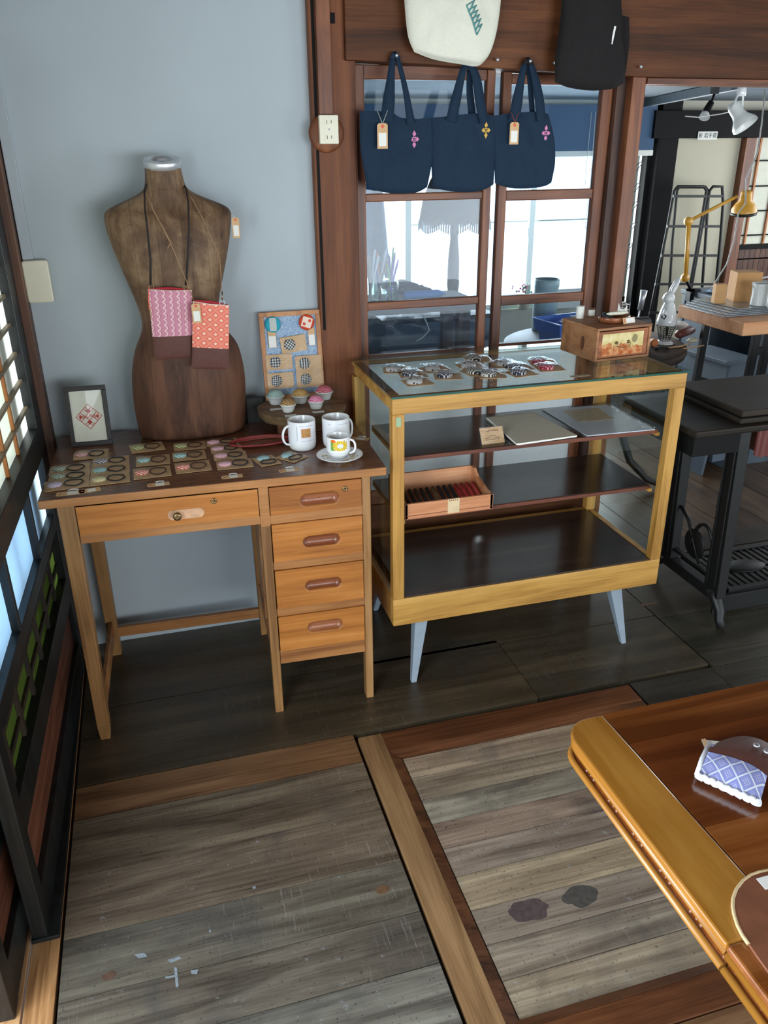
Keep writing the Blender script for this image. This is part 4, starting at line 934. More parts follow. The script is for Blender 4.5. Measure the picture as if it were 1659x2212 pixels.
def pincushion(label,px,py,r,h,col,col2,pleat=False):
    p=onz(px,py,top); t=thing('pincushion',label,'pincushion',(p.x,p.y,top+.0003),0,'pincushions in white dishes on the wood slab')
    f=MB(); n_=48; rings=[]
    for q,z in ((.62,0),(.66,.08),(.80,.5),(.93,.85),(1.0,.87),(1.0,1.0),(.93,1.0),(.90,.86)):
        rings.append([(r*q*(1+(.02*math.cos(24*2*math.pi*j/n_) if pleat and .05<z<.86 else 0))*math.cos(2*math.pi*j/n_),r*q*(1+(.02*math.cos(24*2*math.pi*j/n_) if pleat and .05<z<.86 else 0))*math.sin(2*math.pi*j/n_),h*z) for j in range(n_)])
    f.smooth=True; f.loft(rings,True,True,True); f.build('dish',m_dish,t)
    f=MB(); f.lathe([(r*.92,h*.88),(r*.90,h*1.05),(r*.78,h*1.32),(r*.5,h*1.55),(r*.2,h*1.63),(0,h*1.65)],(0,0,0),28,False,False); f.build('cushion',m_scale(col,'cushion_%d'%px,col2),t)
    return t
pincushion('sage green pincushion in a white dish, back left of the wood slab',596,872,.0275,.026,(146,176,168),(176,200,190))
pincushion('mustard pincushion in a white dish, back middle of the wood slab',649,870,.0275,.026,(176,132,76),(214,180,120))
pincushion('crimson speckled pincushion in a white dish, back right of the wood slab',701,862,.0275,.026,(176,48,74),(226,150,160))
pincushion('half black, half mustard pincushion in small pleated dish, front left of the slab',623,889,.0240,.024,(66,60,66),(206,162,96),True)
pincushion('pink and red pincushion in small pleated dish, front right of the slab',683,882,.0240,.024,(214,70,100),(230,180,210),True)
def pcard(px,py,lab):
    p=onz(px,py,top); t=MB().box(-.017,.017,-.009,.009,0,.0006).build('price_card',m_paperw); t.location=(p.x,p.y,top); tag(t,lab,'price card','small white price cards on the wood slab')
pcard(628,898,'small white price card in front of the black and mustard pincushion'); pcard(688,890,'small white price card in front of the pink and red pincushion'); pcard(596,884,'small white price card in front of the sage green pincushion')
# dark box standing in the corner between the form and the slab
t=MB().box(0,.05,0,.02,0,.075).build('black_box',M_('fblack',None)); q=dpt(.545,.472,H+.0006); t.location=q; tag(t,'small black box behind the wood slab, right of the dress form','box')
# ---- wall outlet, switch ----
P=ony(704,288,2.418); t=thing('outlet_base','round brown wooden base plate on the pillar, behind the cream socket','base plate',(P.x,2.417,P.z))
f=MB(); f.lathe([(.049,0),(.050,.003),(.047,.009),(.040,.012),(0,.012)],(0,0,0),40,True,False,M=Matrix.Rotation(math.pi/2,4,'X')); f.build('disc',m_pillar,t)
t=thing('wall_outlet','cream double wall socket on the round wooden base on the pillar','wall socket',(P.x+.003,2.4045,P.z+.009))
f=MB(); f.prism(rr(-.0265,.0265,-.036,.036,.003),0,.016,lambda u,v,w:(u,-w,v)); f.build('cover',m_cream,t,bevel=.0015)
for z in (.019,-.019):
    f=MB(); f.prism(rr(-.012,.013,z-.0105,z+.0105,.002),.016,.0168,lambda u,v,w:(u,-w,v)); sck=f.build('socket_face',m_cream,t)
    f=MB(); f.box(-.0065,-.0052,-.0172,-.0164,z-.005,z+.004); f.box(.0055,.0068,-.0172,-.0164,z-.004,z+.004); f.build('slots',m_darkbeam,sck)
f=MB(); f.lathe([(.0028,.016),(.0024,.0175),(0,.0178)],(0,0,0),12,False,False,M=Matrix.Rotation(math.pi/2,4,'X')); f.build('screw',m_steel,t)
t=thing('conduit_cover','flat reddish wooden cable cover running up the pillar above the cream socket','cable cover',(.527,2.418,1.587))
f=MB(); f.box(-.0195,.0195,-.014,0,0,.90); f.build('cover',m_sashz,t,bevel=.002)
t=thing('wall_switch','cream blank switch box on the white wall beside the corner post','switch box',(-.2515-.034,2.4495,1.124))
f=MB(); f.prism(rr(-.0335,.0335,0,.112,.008),0,.028,lambda u,v,w:(u,-w,v)); f.build('box',m_cream,t,bevel=.004,seg=3)
t=thing('cable_trunking','white cable trunking running up the wall from the cream switch box','cable trunking',(-.302,2.4495,1.2365))
f=MB(); f.box(-.014,.014,-.013,0,0,1.2); f.build('trunking',m_wall,t,bevel=.002)
# ================= bags on the lintel =================
def poly_at(P,t):
    if len(P)==1: return P[0]
    L=[0]
    for i in range(1,len(P)): L.append(L[-1]+(P[i]-P[i-1]).length)
    s_=t*L[-1]
    for i in range(1,len(P)):
        if s_<=L[i] or i==len(P)-1:
            k=(s_-L[i-1])/max(1e-9,L[i]-L[i-1]); break
    p0=P[max(0,i-2)];p1=P[i-1];p2=P[i];p3=P[min(len(P)-1,i+1)]
    return .5*((2*p1)+(p2-p0)*k+(2*p0-5*p1+4*p2-p3)*k*k+(3*p1-p0-3*p2+p3)*k*k*k)
def bag_body(base,y,Top,Bot,Lf,Rt,th,mat,parent,wr=.004,seed=0,nu=34,nv=30,topth=.25):
    c=lambda P:[ony(a,b,y)-base for a,b in P]
    Tp,Bo,Le,Ri=c(Top),c(Bot),c(Lf),c(Rt)
    def P(a,t,sg):
        q=(1-t)*poly_at(Tp,a)+t*poly_at(Bo,a)+(1-a)*poly_at(Le,t)+a*poly_at(Ri,t)-((1-t)*(1-a)*Tp[0]+(1-t)*a*Tp[-1]+t*(1-a)*Bo[0]+t*a*Bo[-1])
        e=max(0,math.sin(math.pi*a))**.5; v=(topth+(1-topth)*math.sin(math.pi*min(1,.08+t*.9))**.7) if t<.55 else (topth+(1-topth)*max(0,math.sin(math.pi*min(1,.08+t*.92)))**.45)
        if t>.93: v*=max(.05,(1-t)/.07)
        n1=noise.noise(Vector((q.x*14+seed,q.z*7,seed*1.7)))+.5*noise.noise(Vector((q.x*34+seed,q.z*22,seed)))
        off=th*.5*e*v+wr*n1*e*(1 if sg>0 else .3)*min(1,t*6+.3)
        return q+Vector((0,-1,0))*(off if sg>0 else -off*.6)-Vector((0,th*.1,0))
    f=MB(); f.smooth=True
    f.grid(lambda a,b:P(a,b,1),nu,nv,lambda a,b:(a,1-b)); f.grid(lambda a,b:P(a,b,-1),nu,nv)
    for a in (0,1): f.grid(lambda i,b,a=a:P(a,b,1).lerp(P(a,b,-1),i),1,nv)
    f.grid(lambda i,a:P(a,1,1).lerp(P(a,1,-1),i),1,nu)
    o=f.build('body',mat,parent); return P
m_navy=plain('navy_canvas',(30,48,66),.85,var=.10,sc=160,bump=.0006,spec=.2)
m_canvas=plain('cream_canvas',(226,226,208),.85,var=.03,sc=160,bump=.0006,spec=.2)
m_blackc=plain('black_canvas',(34,32,32),.85,var=.12,sc=160,bump=.0006,spec=.2)
def strap(base,parent,pts,ws,mat,side=(1,0,0)):
    P=[ony(a,b,y)-base for a,b,y in pts]; n_=12; Q=[];Wd=[]
    for i in range(n_+1):
        t=i/n_; Q.append(poly_at(P,t)); k=t*(len(ws)-1); a=int(min(k,len(ws)-2)); Wd.append(ws[a]+(ws[a+1]-ws[a])*(k-a))
    f=MB(); f.smooth=True; f.ribbon(Q,Wd,.0028,side); f.build('strap',mat,parent)
def emblem(parent,P,col,name,s_=1.):
    f=MB()
    def dia(cx,cz,rx,rz): f.prism([(cx-rx,cz),(cx,cz-rz),(cx+rx,cz),(cx,cz+rz)],0,.0006,lambda u,v,w:P+Vector((u*s_,-w,v*s_)))
    dia(0,.0135,.0055,.0095); dia(0,-.0135,.0055,.0095); dia(-.0085,0,.006,.0065); dia(.0085,0,.006,.0065)
    dia(0,.004,.006,.005); dia(0,-.004,.006,.005)
    f.build('embroidered_emblem',M_(name,lambda:plain(name,col,.8)),parent)
    f=MB()
    for z in (.0022,-.0022): f.box(-.004*s_,.004*s_,-.0012,-.0005,(z-.0009)*s_,(z+.0009)*s_,M=Matrix.Translation(P))
    f.build('emblem_gap',m_navy,parent)
def hook(px,py,label):
    P=ony(px,py,2.40); t=thing('hook_nail',label,'nail',P+Vector((0,-.0004,0)),0,'round-headed nails along the lintel')
    f=MB(); Mx=Matrix.Rotation(math.pi/2,4,'X'); f.lathe([(.0016,0),(.0016,.014),(.0045,.0145),(.005,.0165),(.003,.0195),(0,.020)],(0,0,0),14,True,False,M=Mx); f.build('nail',m_steel,t)
ty=2.385
P0=ony(853,400,ty)
def tote(label,bx,Top,Bot,Lf,Rt,seed):
    base=ony(bx,405,ty); t=thing('tote_bag',label,'tote bag',base,0,'navy canvas tote bags hanging in front of the window')
    Pf=bag_body(base,ty,Top,Bot,Lf,Rt,.036,m_navy,t,wr=.011,seed=seed); return t,base,Pf
t,b,Pf=tote('navy canvas tote bag with a pink emblem and kraft tag, leftmost of the three',853,[(776,240),(800,240),(842,243),(862,254),(895,257),(931,254)],[(790,398),(812,411),(850,418),(897,416),(922,404)],[(776,240),(778,320),(790,398)],[(931,254),(935,330),(922,404)],1)
strap(b,t,[(836,262,2.366),(840,215,2.37),(845,160,2.378),(848,125,2.388)],[.037,.034,.022,.014],m_navy)
strap(b,t,[(846,128,2.384),(853,116,2.383),(861,128,2.384)],[.012,.012,.012],m_navy)
strap(b,t,[(858,125,2.388),(868,160,2.38),(878,205,2.37),(888,268,2.366)],[.013,.014,.018,.026],m_navy)
emblem(t,Pf(.72,.29,1)+Vector((0,-.0015,0)),(206,130,170),'emblem_pink')
hook(853,121,'steel nail holding the leftmost navy tote bag')
hangtag('price_tag','kraft price tag on white string on the leftmost navy tote bag',ony(826,266,2.355),(.030,.064),0,0,'hanging kraft price tags',[(-.012,.006,.030),(-.002,0,.004),(0,-.001,-.004),(.003,0,.004),(.017,.006,.032)])
t,b,Pf=tote('navy canvas tote bag with a mustard emblem, middle one of the three',1000,[(931,254),(962,252),(1010,246),(1040,246),(1066,250)],[(933,400),(960,411),(1010,415),(1045,409),(1065,398)],[(931,254),(930,330),(933,400)],[(1066,250),(1069,320),(1065,398)],5)
strap(b,t,[(974,262,2.366),(985,215,2.37),(998,160,2.375),(1006,138,2.385)],[.030,.030,.022,.016],m_navy)
strap(b,t,[(1046,265,2.362),(1038,225,2.365),(1028,165,2.372),(1014,138,2.383)],[.026,.028,.026,.018],m_navy)
strap(b,t,[(1020,250,2.395),(1015,200,2.395),(1014,150,2.39)],[.022,.020,.014],m_navy)
emblem(t,Pf(.83,.24,1)+Vector((0,-.0015,0)),(206,166,80),'emblem_mustard',.95)
t,b,Pf=tote('navy canvas tote bag with a pink emblem, rightmost of the three',1130,[(1066,250),(1100,245),(1140,242),(1170,243),(1184,248)],[(1068,396),(1100,406),(1140,407),(1175,402),(1190,394)],[(1066,250),(1066,330),(1068,396)],[(1184,248),(1196,300),(1198,350),(1190,394)],9)
strap(b,t,[(1110,262,2.366),(1118,215,2.37),(1128,160,2.376),(1134,136,2.386)],[.034,.032,.022,.014],m_navy)
strap(b,t,[(1134,138,2.384),(1140,128,2.383),(1147,138,2.384)],[.012,.012,.012],m_blackc)
strap(b,t,[(1146,136,2.388),(1156,170,2.378),(1165,215,2.37),(1169,262,2.364)],[.014,.024,.028,.028],m_navy)
strap(b,t,[(1142,140,2.392),(1146,190,2.396),(1150,248,2.396)],[.014,.016,.016],m_navy)
emblem(t,Pf(.83,.29,1)+Vector((0,-.0015,0)),(206,130,170),'emblem_pink',.95)
hook(1140,133,'steel nail holding the rightmost navy tote bag')
hangtag('price_tag','kraft price tag on red string on the rightmost navy tote bag',ony(1112,264,2.355),(.028,.058),0,0,'hanging kraft price tags',[(-.010,.006,.026),(-.001,0,.003),(0,-.001,-.004),(.002,0,.003),(.013,.006,.026)],strcol=(170,70,50))
# cream tote above
base=ony(980,130,2.36); t=thing('cream_tote_bag','large cream canvas tote bag with a teal motif, hung above the navy totes','tote bag',base)
Pf=bag_body(base,2.37,[(868,-70),(920,-62),(980,-58),(1040,-62),(1086,-70)],[(893,113),(935,129),(990,139),(1030,143),(1053,122)],[(868,-70),(873,20),(880,80),(893,113)],[(1086,-70),(1076,30),(1066,85),(1053,122)],.07,m_canvas,t,wr=.010,seed=21,nu=50,nv=44)
strap(base,t,[(915,-60,2.35),(935,-160,2.375),(960,-210,2.39),(985,-160,2.375),(1010,-60,2.35)],[.03]*5,m_canvas)
f=MB()
def mp(u,v): return Pf(u,v,1)+Vector((0,-.0022,0))
for k in range(6):
    u0=.575+.018*k; v0=.37+.045*k
    for a,c in (((u0,v0),(u0+.085,v0-.05)),((u0,v0),(u0+.03,v0+.06)),((u0+.03,v0+.06),(u0+.075,v0-.04))):
        f.tube([mp(a[0]+(c[0]-a[0])*q/4,a[1]+(c[1]-a[1])*q/4) for q in range(5)],.0016,5)
f.build('teal_motif',plain('teal_print',(86,150,150),.8),t)
hook(960,-208,'steel nail above the frame holding the cream tote bag')
# black bag
base=ony(1270,190,2.35); t=thing('black_tote_bag','black canvas bag with a side pocket, hung on the lintel right of the cream bag','tote bag',base)
bag_body(base,2.365,[(1214,-60),(1250,-58),(1300,-58),(1336,-60)],[(1196,178),(1228,190),(1275,196),(1320,192),(1347,178)],[(1214,-60),(1207,50),(1197,120),(1196,178)],[(1336,-60),(1340,60),(1347,140),(1347,178)],.07,m_blackc,t,wr=.008,seed=31)
f=MB(); f.smooth=True
bag_body(base,2.385,[(1322,34),(1340,34),(1358,38)],[(1322,170),(1340,178),(1350,160)],[(1322,34),(1322,100),(1322,170)],[(1358,38),(1357,100),(1350,160)],.02,m_blackc,t,wr=.003,seed=35)
strap(base,t,[(1240,-55,2.35),(1262,-150,2.385),(1275,-170,2.39),(1290,-150,2.385),(1312,-55,2.35)],[.03]*5,m_blackc)
f=MB(); P=ony(1325,76,2.330)-base; f.box(-.003,.003,-.0004,.0004,-.022,.022,M=Matrix.Translation(P)@Matrix.Rotation(.15,4,'Y')); f.build('white_mark',m_paperw,t)
hook(1070,130,'steel nail between the middle and rightmost navy totes'); hook(1193,137,'steel nail just left of the black bag'); hook(1378,145,'steel nail right of the black bag, above the window post')
hook(1275,-168,'steel nail above the frame holding the black bag')
# ================= display case contents =================
GZ=zt+.0065+.0006
def zpt(px,py,z): return onz(px,py,z)
def m_bro(name,bg_,fg,kind,sc=620):
    n=N(name); s_=n.sep(n.coord()); 
    if kind=='stripe':
        v=n.math('SINE',n.math('ADD',n.math('MULTIPLY',s_[1],900),n.math('MULTIPLY',n.math('SINE',n.math('MULTIPLY',s_[0],110)),1.6)))
    elif kind=='dot': v=n.math('MULTIPLY',n.math('SINE',n.math('MULTIPLY',s_[0],sc)),n.math('SINE',n.math('MULTIPLY',s_[1],sc)))
    else:
        w=n.new('ShaderNodeTexVoronoi'); n.put(w.inputs['Vector'],n.coord()); w.inputs['Scale'].default_value=110; v=n.math('SUBTRACT',w.outputs[0],.22)
    return n.fin(n.ramp(n.math('ADD',n.math('MULTIPLY',v,.5),.5),[(.5,lin(bg_)),(.6,lin(fg))]),.6,.3)
bt={'navy':('bro_navy',(34,36,54),(200,196,190),'vor'),'stripe':('bro_stripe',(28,28,32),(222,216,200),'stripe'),'pale':('bro_pale',(214,210,200),(40,42,50),'dot'),'dot':('bro_dot',(34,38,64),(210,208,204),'dot'),'red':('bro_red',(160,30,54),(230,170,176),'dot')}
zo=2.304
BR=[(85,415,'navy','leftmost, at the rear'),(165,437,'dot','leftmost group, middle'),(190,475,'navy','leftmost group, nearest the front edge'),(275,410,'navy','second group, rear'),(340,445,'dot','second group, front'),
(490,362,'stripe','furthest back, middle group'),(455,395,'navy','middle group, left'),(485,425,'stripe','middle group, beside a pale one'),(560,440,'pale','pale spotted, front of the middle group'),(635,388,'navy','third group, rear'),(690,402,'dot','third group, middle'),(705,430,'dot','third group, front'),(810,378,'red','crimson, rear of right pair'),(845,405,'red','crimson, front of right pair')]
for i,(a,c,k,lab) in enumerate(BR):
    P=onz(a/zo+820,c/zo+620,GZ); t=thing('brooch_card','%s bagged brooch on the case glass, %s'%({'navy':'navy figured','dot':'navy spotted','stripe':'black and cream striped','pale':'grey','red':'patterned'}[k],lab),'brooch',(P.x,P.y,GZ),(-.25+.13*((i*5)%4)),'bagged brooches on the glass top of the case')
    w,h,r=.078,.070,.0235
    f=MB(); f.box(-w/2,w/2,-h/2,h/2,0,.0009); f.build('backing_card',m_kraft,t)
    f=MB(); f.lathe([(r*.97,.001),(r,.004),(r*.93,.0085),(r*.65,.012),(0,.0135)],(-.010,0,0),28,False,False); q=bt[k]; f.build('fabric_button',M_(q[0],lambda:m_bro(*q)),t)
    f=MB(); f.smooth=True
    f.grid(lambda x,y:((x-.5)*w*1.1,(y-.5)*h*1.1,.0014+.0150*max(0,1-(((x-.5)*w+.010)/(r*1.9))**2-(((y-.5)*h)/(r*1.7))**2)**.7+.0060*abs(noise.noise(Vector((x*4+i,y*5,i*2.3))))*min(1,min(x,1-x,y,1-y)*9)),22,18); f.build('clear_bag',m_film,t)
P=onz(1253,812,GZ)
t=MB().box(-.03,.03,-.008,.008,0,.0006).build('price_card',plain('faint_kraft_card',(176,160,136),.8)); t.location=P; tag(t,'flat tan price card on the case glass, right of the crimson brooches','price card')
# little drawer chest
P=onz(1284.5,783,GZ); ch=thing('small_drawer_chest','small worn wooden one-drawer chest with peeling paper face, on the glass case','small chest',(P.x,P.y,GZ+.0003),math.radians(6))
m_ch=wood('chest_pine',(116,72,42),(166,116,76),(190,144,102),'x',.6,big=.6)
m_chf=wood('chest_front',(120,66,34),(166,100,58),(192,130,84),'x',.6,big=.8)
CWd,CD,CH=.198,.185,.092
boxes('side_board',m_ch,ch,[(0,.008,0,CD,0,CH),(CWd-.008,CWd,0,CD,0,CH)],.001)
boxes('board',m_ch,ch,[(.008,CWd-.008,0,CD,0,.007),(0,CWd,-.001,CD,CH,CH+.008),(.008,CWd-.008,CD-.008,CD,.007,CH)],.001)
f=MB(); f.box(.010,CWd-.010,.003,.012,.009,CH-.004); f.box(.012,CWd-.012,.012,CD-.02,.010,.06); o=f.build('drawer',m_chf,ch)
n=N('peeling_picture_paper'); nz=n.noise(n.coord(),26,6,.7,.8); uvs=n.sep(n.coord('UV')); k=n.math('ADD',nz,n.math('MULTIPLY',n.math('SUBTRACT',uvs[1],.48),.75))
c1=n.ramp(n.noise(n.coord(),40,4),[(.35,lin((204,184,118))),(.65,lin((226,210,160)))]); c2=n.ramp(n.noise(n.coord(),60,4),[(.4,lin((176,92,48))),(.65,lin((214,160,110)))])
c=n.mix(n.ramp(k,[(.47,1.),(.50,0.)]),c1,c2)
fly=n.math('LESS_THAN',n.math('ADD',n.math('POWER',n.math('MULTIPLY',n.math('SUBTRACT',uvs[0],.79),13),2.),n.math('POWER',n.math('MULTIPLY',n.math('SUBTRACT',uvs[1],.70),4.5),2.)),.8)
c=n.mix(n.math('MULTIPLY',fly,.75),c,lin((110,104,76)))
f=MB(); f.grid(lambda a,b:(.022+.150*a,.0026,.014+.066*b),2,2); f.build('peeling_paper',n.fin(c,.8,.2),o)
f=MB(); 
for x in (.073,.117): f.lathe([(.005,0),(.005,.0015),(.0025,.003),(.002,.008),(0,.009)],(0,0,0),12,False,False,M=Matrix.Translation((x,.0024,.052))@Matrix.Rotation(math.pi/2,4,'X'))
f.tube([(.073,-.005,.052),(.070,-.006,.046),(.076,-.008,.040),(.095,-.009,.037),(.114,-.008,.040),(.120,-.006,.046),(.117,-.005,.052)],.0011,6); f.build('bail_handle',m_brass,o)
f=MB(); f.prism([(.07+.010*math.cos(a)*1.0,.045+.022*math.sin(a)) for a in [math.pi*k/8 for k in range(16)]],0,.0003,lambda u,v,w:(-w,u,v)); f.build('dark_knot',plain('knot_stain',(92,52,30),.7,var=.4,sc=60),ch)
CM=Matrix.Translation((P.x,P.y,GZ))@Matrix.Rotation(math.radians(6),4,'Z'); CZ=GZ+CH+.0092
def spool(px,py,r,h,label,ends=False):
    P=onz(px,py,CZ); t=thing('thread_spool',label,'thread spool',(P.x,P.y,CZ))
    f=MB(); f.lathe([(r,0),(r,.003),(r*.93,.004),(r*.93,h-.004),(r,h-.003),(r,h),(r*.25,h),(r*.25,h-.004)],(0,0,0),24,True,True); f.build('reel',m_cut if ends else m_paperw,t)
    f=MB(); f.lathe([(r*.95,.0045),(r*1.0,.006),(r*1.0,h-.006),(r*.95,h-.0045)],(0,0,0),24,False,False); f.build('thread',M_('thread',lambda:plain('white_thread',(226,226,216),.8,sc=300,bump=.0003)),t)
spool(1252,687,.0125,.037,'larger white thread spool on the rear left of the small chest'); spool(1277,684,.0105,.026,'smaller white thread spool with wooden ends on the small chest',True)
P=onz(1326,694,CZ); t=thing('oval_tray','low oval dark wooden tray of small oddments, on top of the small chest','tray',(P.x,P.y,CZ),math.radians(10))
f=MB(); f.lathe([(.040,0),(.046,.002),(.049,.010),(.0495,.017),(.047,.0172),(.045,.011),(.040,.004),(0.001,.0038)],(0,0,0),36,True,True,sx=1.08,sy=.80); f.build('tray',m_pull,t)
TMx=Vector((P.x,P.y,CZ))
def small(name,label,cat,mk,mat,off,rz=0,group=None):
    f=MB(); mk(f); o=f.build(name,mat); o.location=TMx+Vector(off); o.rotation_euler=(0,0,rz); return tag(o,label,cat,group)
small('bone_folder','cream bone folder lying across the oval tray','bone folder',lambda f:f.tube([(-.032,0,0),(-.02,0,0),(.02,0,.001),(.038,0,.002)],[.002,.0055,.0055,.0035],10),m_cream,(.008,.004,.0225),-.1)
small('pebble','pale pebble at the left of the oval tray','pebble',lambda f:f.lathe([(0,-.005),(.007,-.003),(.009,0),(.006,.004),(0,.005)],(0,0,0),14,False,False),m_white,(-.030,-.006,.0095))
small('bead','small brown bead beside the pebble in the oval tray','bead',lambda f:f.lathe([(0,-.005),(.005,-.003),(.0065,0),(.005,.004),(0,.005)],(0,0,0),12,False,False),m_pull,(-.012,-.010,.0095))
small('black_clip','black metal clip at the back of the oval tray','clip',lambda f:f.hexa([(-.02,-.006,0),(.02,-.006,0),(.02,.006,0),(-.02,.006,0),(-.018,-.001,.022),(.018,-.001,.022),(.018,.001,.022),(-.018,.001,.022)]),m_black,(-.018,.016,.0045),.1)
tg=thing('price_tag','kraft tag with red print leaning on the front of the oval tray','price tag',TMx+Vector((.026,-.046,.0005)),.22)
f=MB(); f.box(-.024,.024,0,.0008,0,.018,M=Matrix.Rotation(-.35,4,'X')); f.build('card',m_kraft,tg); f=MB(); f.box(-.012,.022,-.0005,0,.002,.016,M=Matrix.Rotation(-.35,4,'X')); f.build('white_sticker',m_paperw,tg)
f=MB()
for x in (-.021,-.017):
    for z in (.006,.011): f.box(x,x+.0025,-.0006,0,z,z+.0025,M=Matrix.Rotation(-.35,4,'X'))
f.build('red_print',M_('ring(214, 90, 60)',lambda:plain('r',(214,90,60),.6)),tg)
# crumpled white tissue behind the tray
P=onz(1342,676,CZ); t=thing('paper_crane','small folded white paper bird at the back of the small chest','paper bird',(P.x-.004,P.y-.008,CZ))
f=MB(); f.hexa([(-.016,-.006,0),(.02,-.006,0),(.02,.006,0),(-.016,.006,0),(-.006,-.001,.016),(.010,-.001,.012),(.010,.001,.012),(-.006,.001,.016)]); f.build('body',m_paperw,t)
f=MB(); f.prism([(-.016,.004),(-.004,.012),(-.014,.034)],-.0005,.0005,lambda u,v,w:(u,w,v)); f.prism([(.02,.004),(.006,.010),(.018,.026)],-.0005,.0005,lambda u,v,w:(u,w,v)); f.build('wing',m_paperw,t)
# shelf 1
Z1=.7206
def quadslab(name,label,cat,px,z,th,mat,group=None,child=None):
    Q=[onz(a,b,z) for a,b in px]; c=sum(Q,Vector())/4; t=thing(name,label,cat,(c.x,c.y,z),0,group)
    f=MB(); L_=[(q.x-c.x,q.y-c.y) for q in Q]
    f.hexa([(a,b,0) for a,b in L_]+[(a,b,th) for a,b in L_]); f.build(child or 'sheet',mat,t,bevel=.0004); return t,L_
m_bookc=plain('notebook_cover',(206,200,180),.7,var=.03)
for k in range(3):
    Q=[(1050+2*k,905-k*3),(1150,893-k*3),(1246-2*(k%2),944-k*4),(1120-2*k,962-k*4)]
    t,L_=quadslab('sketchbook','cream-covered thin sketchbook on the upper case shelf, '+['bottom of the pile of three','middle of the pile of three','top of the pile of three'][k],'sketchbook',[(a,b+3.9*k) for a,b in Q],Z1+.0056*k,.0046,m_paperw,'sketchbooks piled on the upper case shelf','pages')
    f=MB(); f.hexa([(a*1.01,b*1.01,.0046) for a,b in L_]+[(a*1.01,b*1.01,.0053) for a,b in L_]); f.build('cover',m_bookc,t)
t,L_=quadslab('board_in_bag','large grey-blue board in a clear bag, right half of the upper case shelf','wrapped board',[(1172,886),(1310,876),(1415,929),(1268,943)],Z1,.003,plain('grey_blue_board',(196,206,216),.5,var=.03),None,'board')
f=MB(); f.smooth=True; A_,B_,C_,D_=[Vector((a*1.05,b*1.05,0)) for a,b in L_]
f.grid(lambda a,b:(A_.lerp(B_,a)).lerp(D_.lerp(C_,a),b)+Vector((0,0,.0045+.004*abs(noise.noise(Vector((a*5,b*5,3)))))),20,16); f.build('clear_bag',m_film,t)
f=MB(); f.hexa([tuple((A_.lerp(B_,u)).lerp(D_.lerp(C_,u),v)+Vector((0,0,z))) for z in (.003,.0036) for u,v in ((.25,.12),(.78,.12),(.72,.55),(.2,.55))]); f.build('tan_print',plain('tan_print',(186,170,140),.7,var=.1,sc=60),t)
P=onz(1065,957,Z1); t=thing('shop_card','small kraft card with brown print standing at the front of the upper case shelf','card',(P.x,P.y-.004,Z1),.04)
f=MB(); Mx=Matrix.Rotation(-.5,4,'X'); f.box(-.036,.036,0,.0012,0,.048,M=Mx); f.build('card',m_kraft,t)
f=MB()
for z,w0 in ((.036,.018),(.022,.011),(.016,.024),(.011,.020)):
    x=-w0
    while x<w0: f.box(x,x+.0022,-.0004,0,z,z+.0035 if z>.03 else z+.0022,M=Mx); x+=.0035
f.build('brown_print',M_('brprint',lambda:plain('brown_print',(120,70,44),.7)),t)
f=MB(); f.box(-.039,.039,-.0016,-.0012,-.0,.051,M=Mx); f.build('clear_sleeve',m_film,t)
# shelf 2 : wooden tray of leather rolls
Z2=.5375; pR=onz(1063,1098,Z2); x0=.622; x1=pR.x; yF=pR.y-.004; dep=.165; hh=.047
tr=thing('sample_tray','shallow pine tray of dark and red leather rolls, on the lower case shelf','tray',(x0,yF,Z2+.0004))
wdt=x1-x0; m_tray=wood('tray_pine',(168,104,64),(206,142,98),(224,170,128),'x',.55,big=.5)
f=MB(); f.box(0,wdt,0,.008,0,hh); f.build('front_board',m_tray,tr,bevel=.001)
f=MB(); f.box(0,wdt,dep-.008,dep,0,.078); f.build('back_board',m_tray,tr,bevel=.001)
for xx_ in (0,wdt-.008):
    f=MB(); f.prism([(0,0),(dep,0),(dep,.078),(dep-.03,.078),(dep-.055,.060),(.04,hh),(0,hh)],xx_,xx_+.008,lambda u,v,w:(w,u,v)); f.build('side_board',m_tray,tr)
f=MB(); f.box(.008,wdt-.008,.008,dep-.008,0,.006); f.build('base',m_tray,tr)
f=MB(); f.box(0,wdt,-.0012,0,.010,.0115); f.build('groove',m_pull,tr)
cxp=onz(970,1100,Z2).x-x0
f=MB(); f.box(cxp-.018,cxp+.018,-.0016,-.0004,.004,.048); lb_=f.build('label',plain('old_label_card',(214,190,150),.8),tr)
f=MB()
for k in range(5): f.box(cxp-.014+.006*k,cxp-.0115+.006*k,-.0022,-.0016,.042,.0455)
f.build('red_print',M_('brprint',None),lb_)
cols=[(70,54,40),(60,48,38),(44,36,30),(66,50,38),(40,32,28),(30,24,24),(92,72,46),(34,26,26),(28,24,24),(34,28,30),(150,40,44),(168,46,50),(178,54,54),(184,70,64)]
for i,c in enumerate(cols):
    x=.016+i*(wdt-.034)/13; o=thing('leather_roll',('%s leather roll standing slantwise in the pine tray'%('red' if i>9 else 'dark')),'leather roll',(x0+x,yF+.032,Z2+.0115),0,'red leather rolls in the pine tray' if i>9 else 'dark leather rolls in the pine tray')
    f=MB(); f.tube([(0,0,0),(-.006,.075,.032)],[.0062,.0062],10); f.build('roll',M_('roll%d'%i,lambda:plain('roll_leather%d'%i,c,.6,var=.2,sc=80)),o)
    f=MB(); f.tube([(-.0003,.004,.0017),(-.0012,.015,.0064)],[.0067,.0067],10); f.build('paper_band',M_('band',lambda:plain('tan_band',(150,128,100),.7)),o)
# ================= things on the big table =================
TZ=.7006
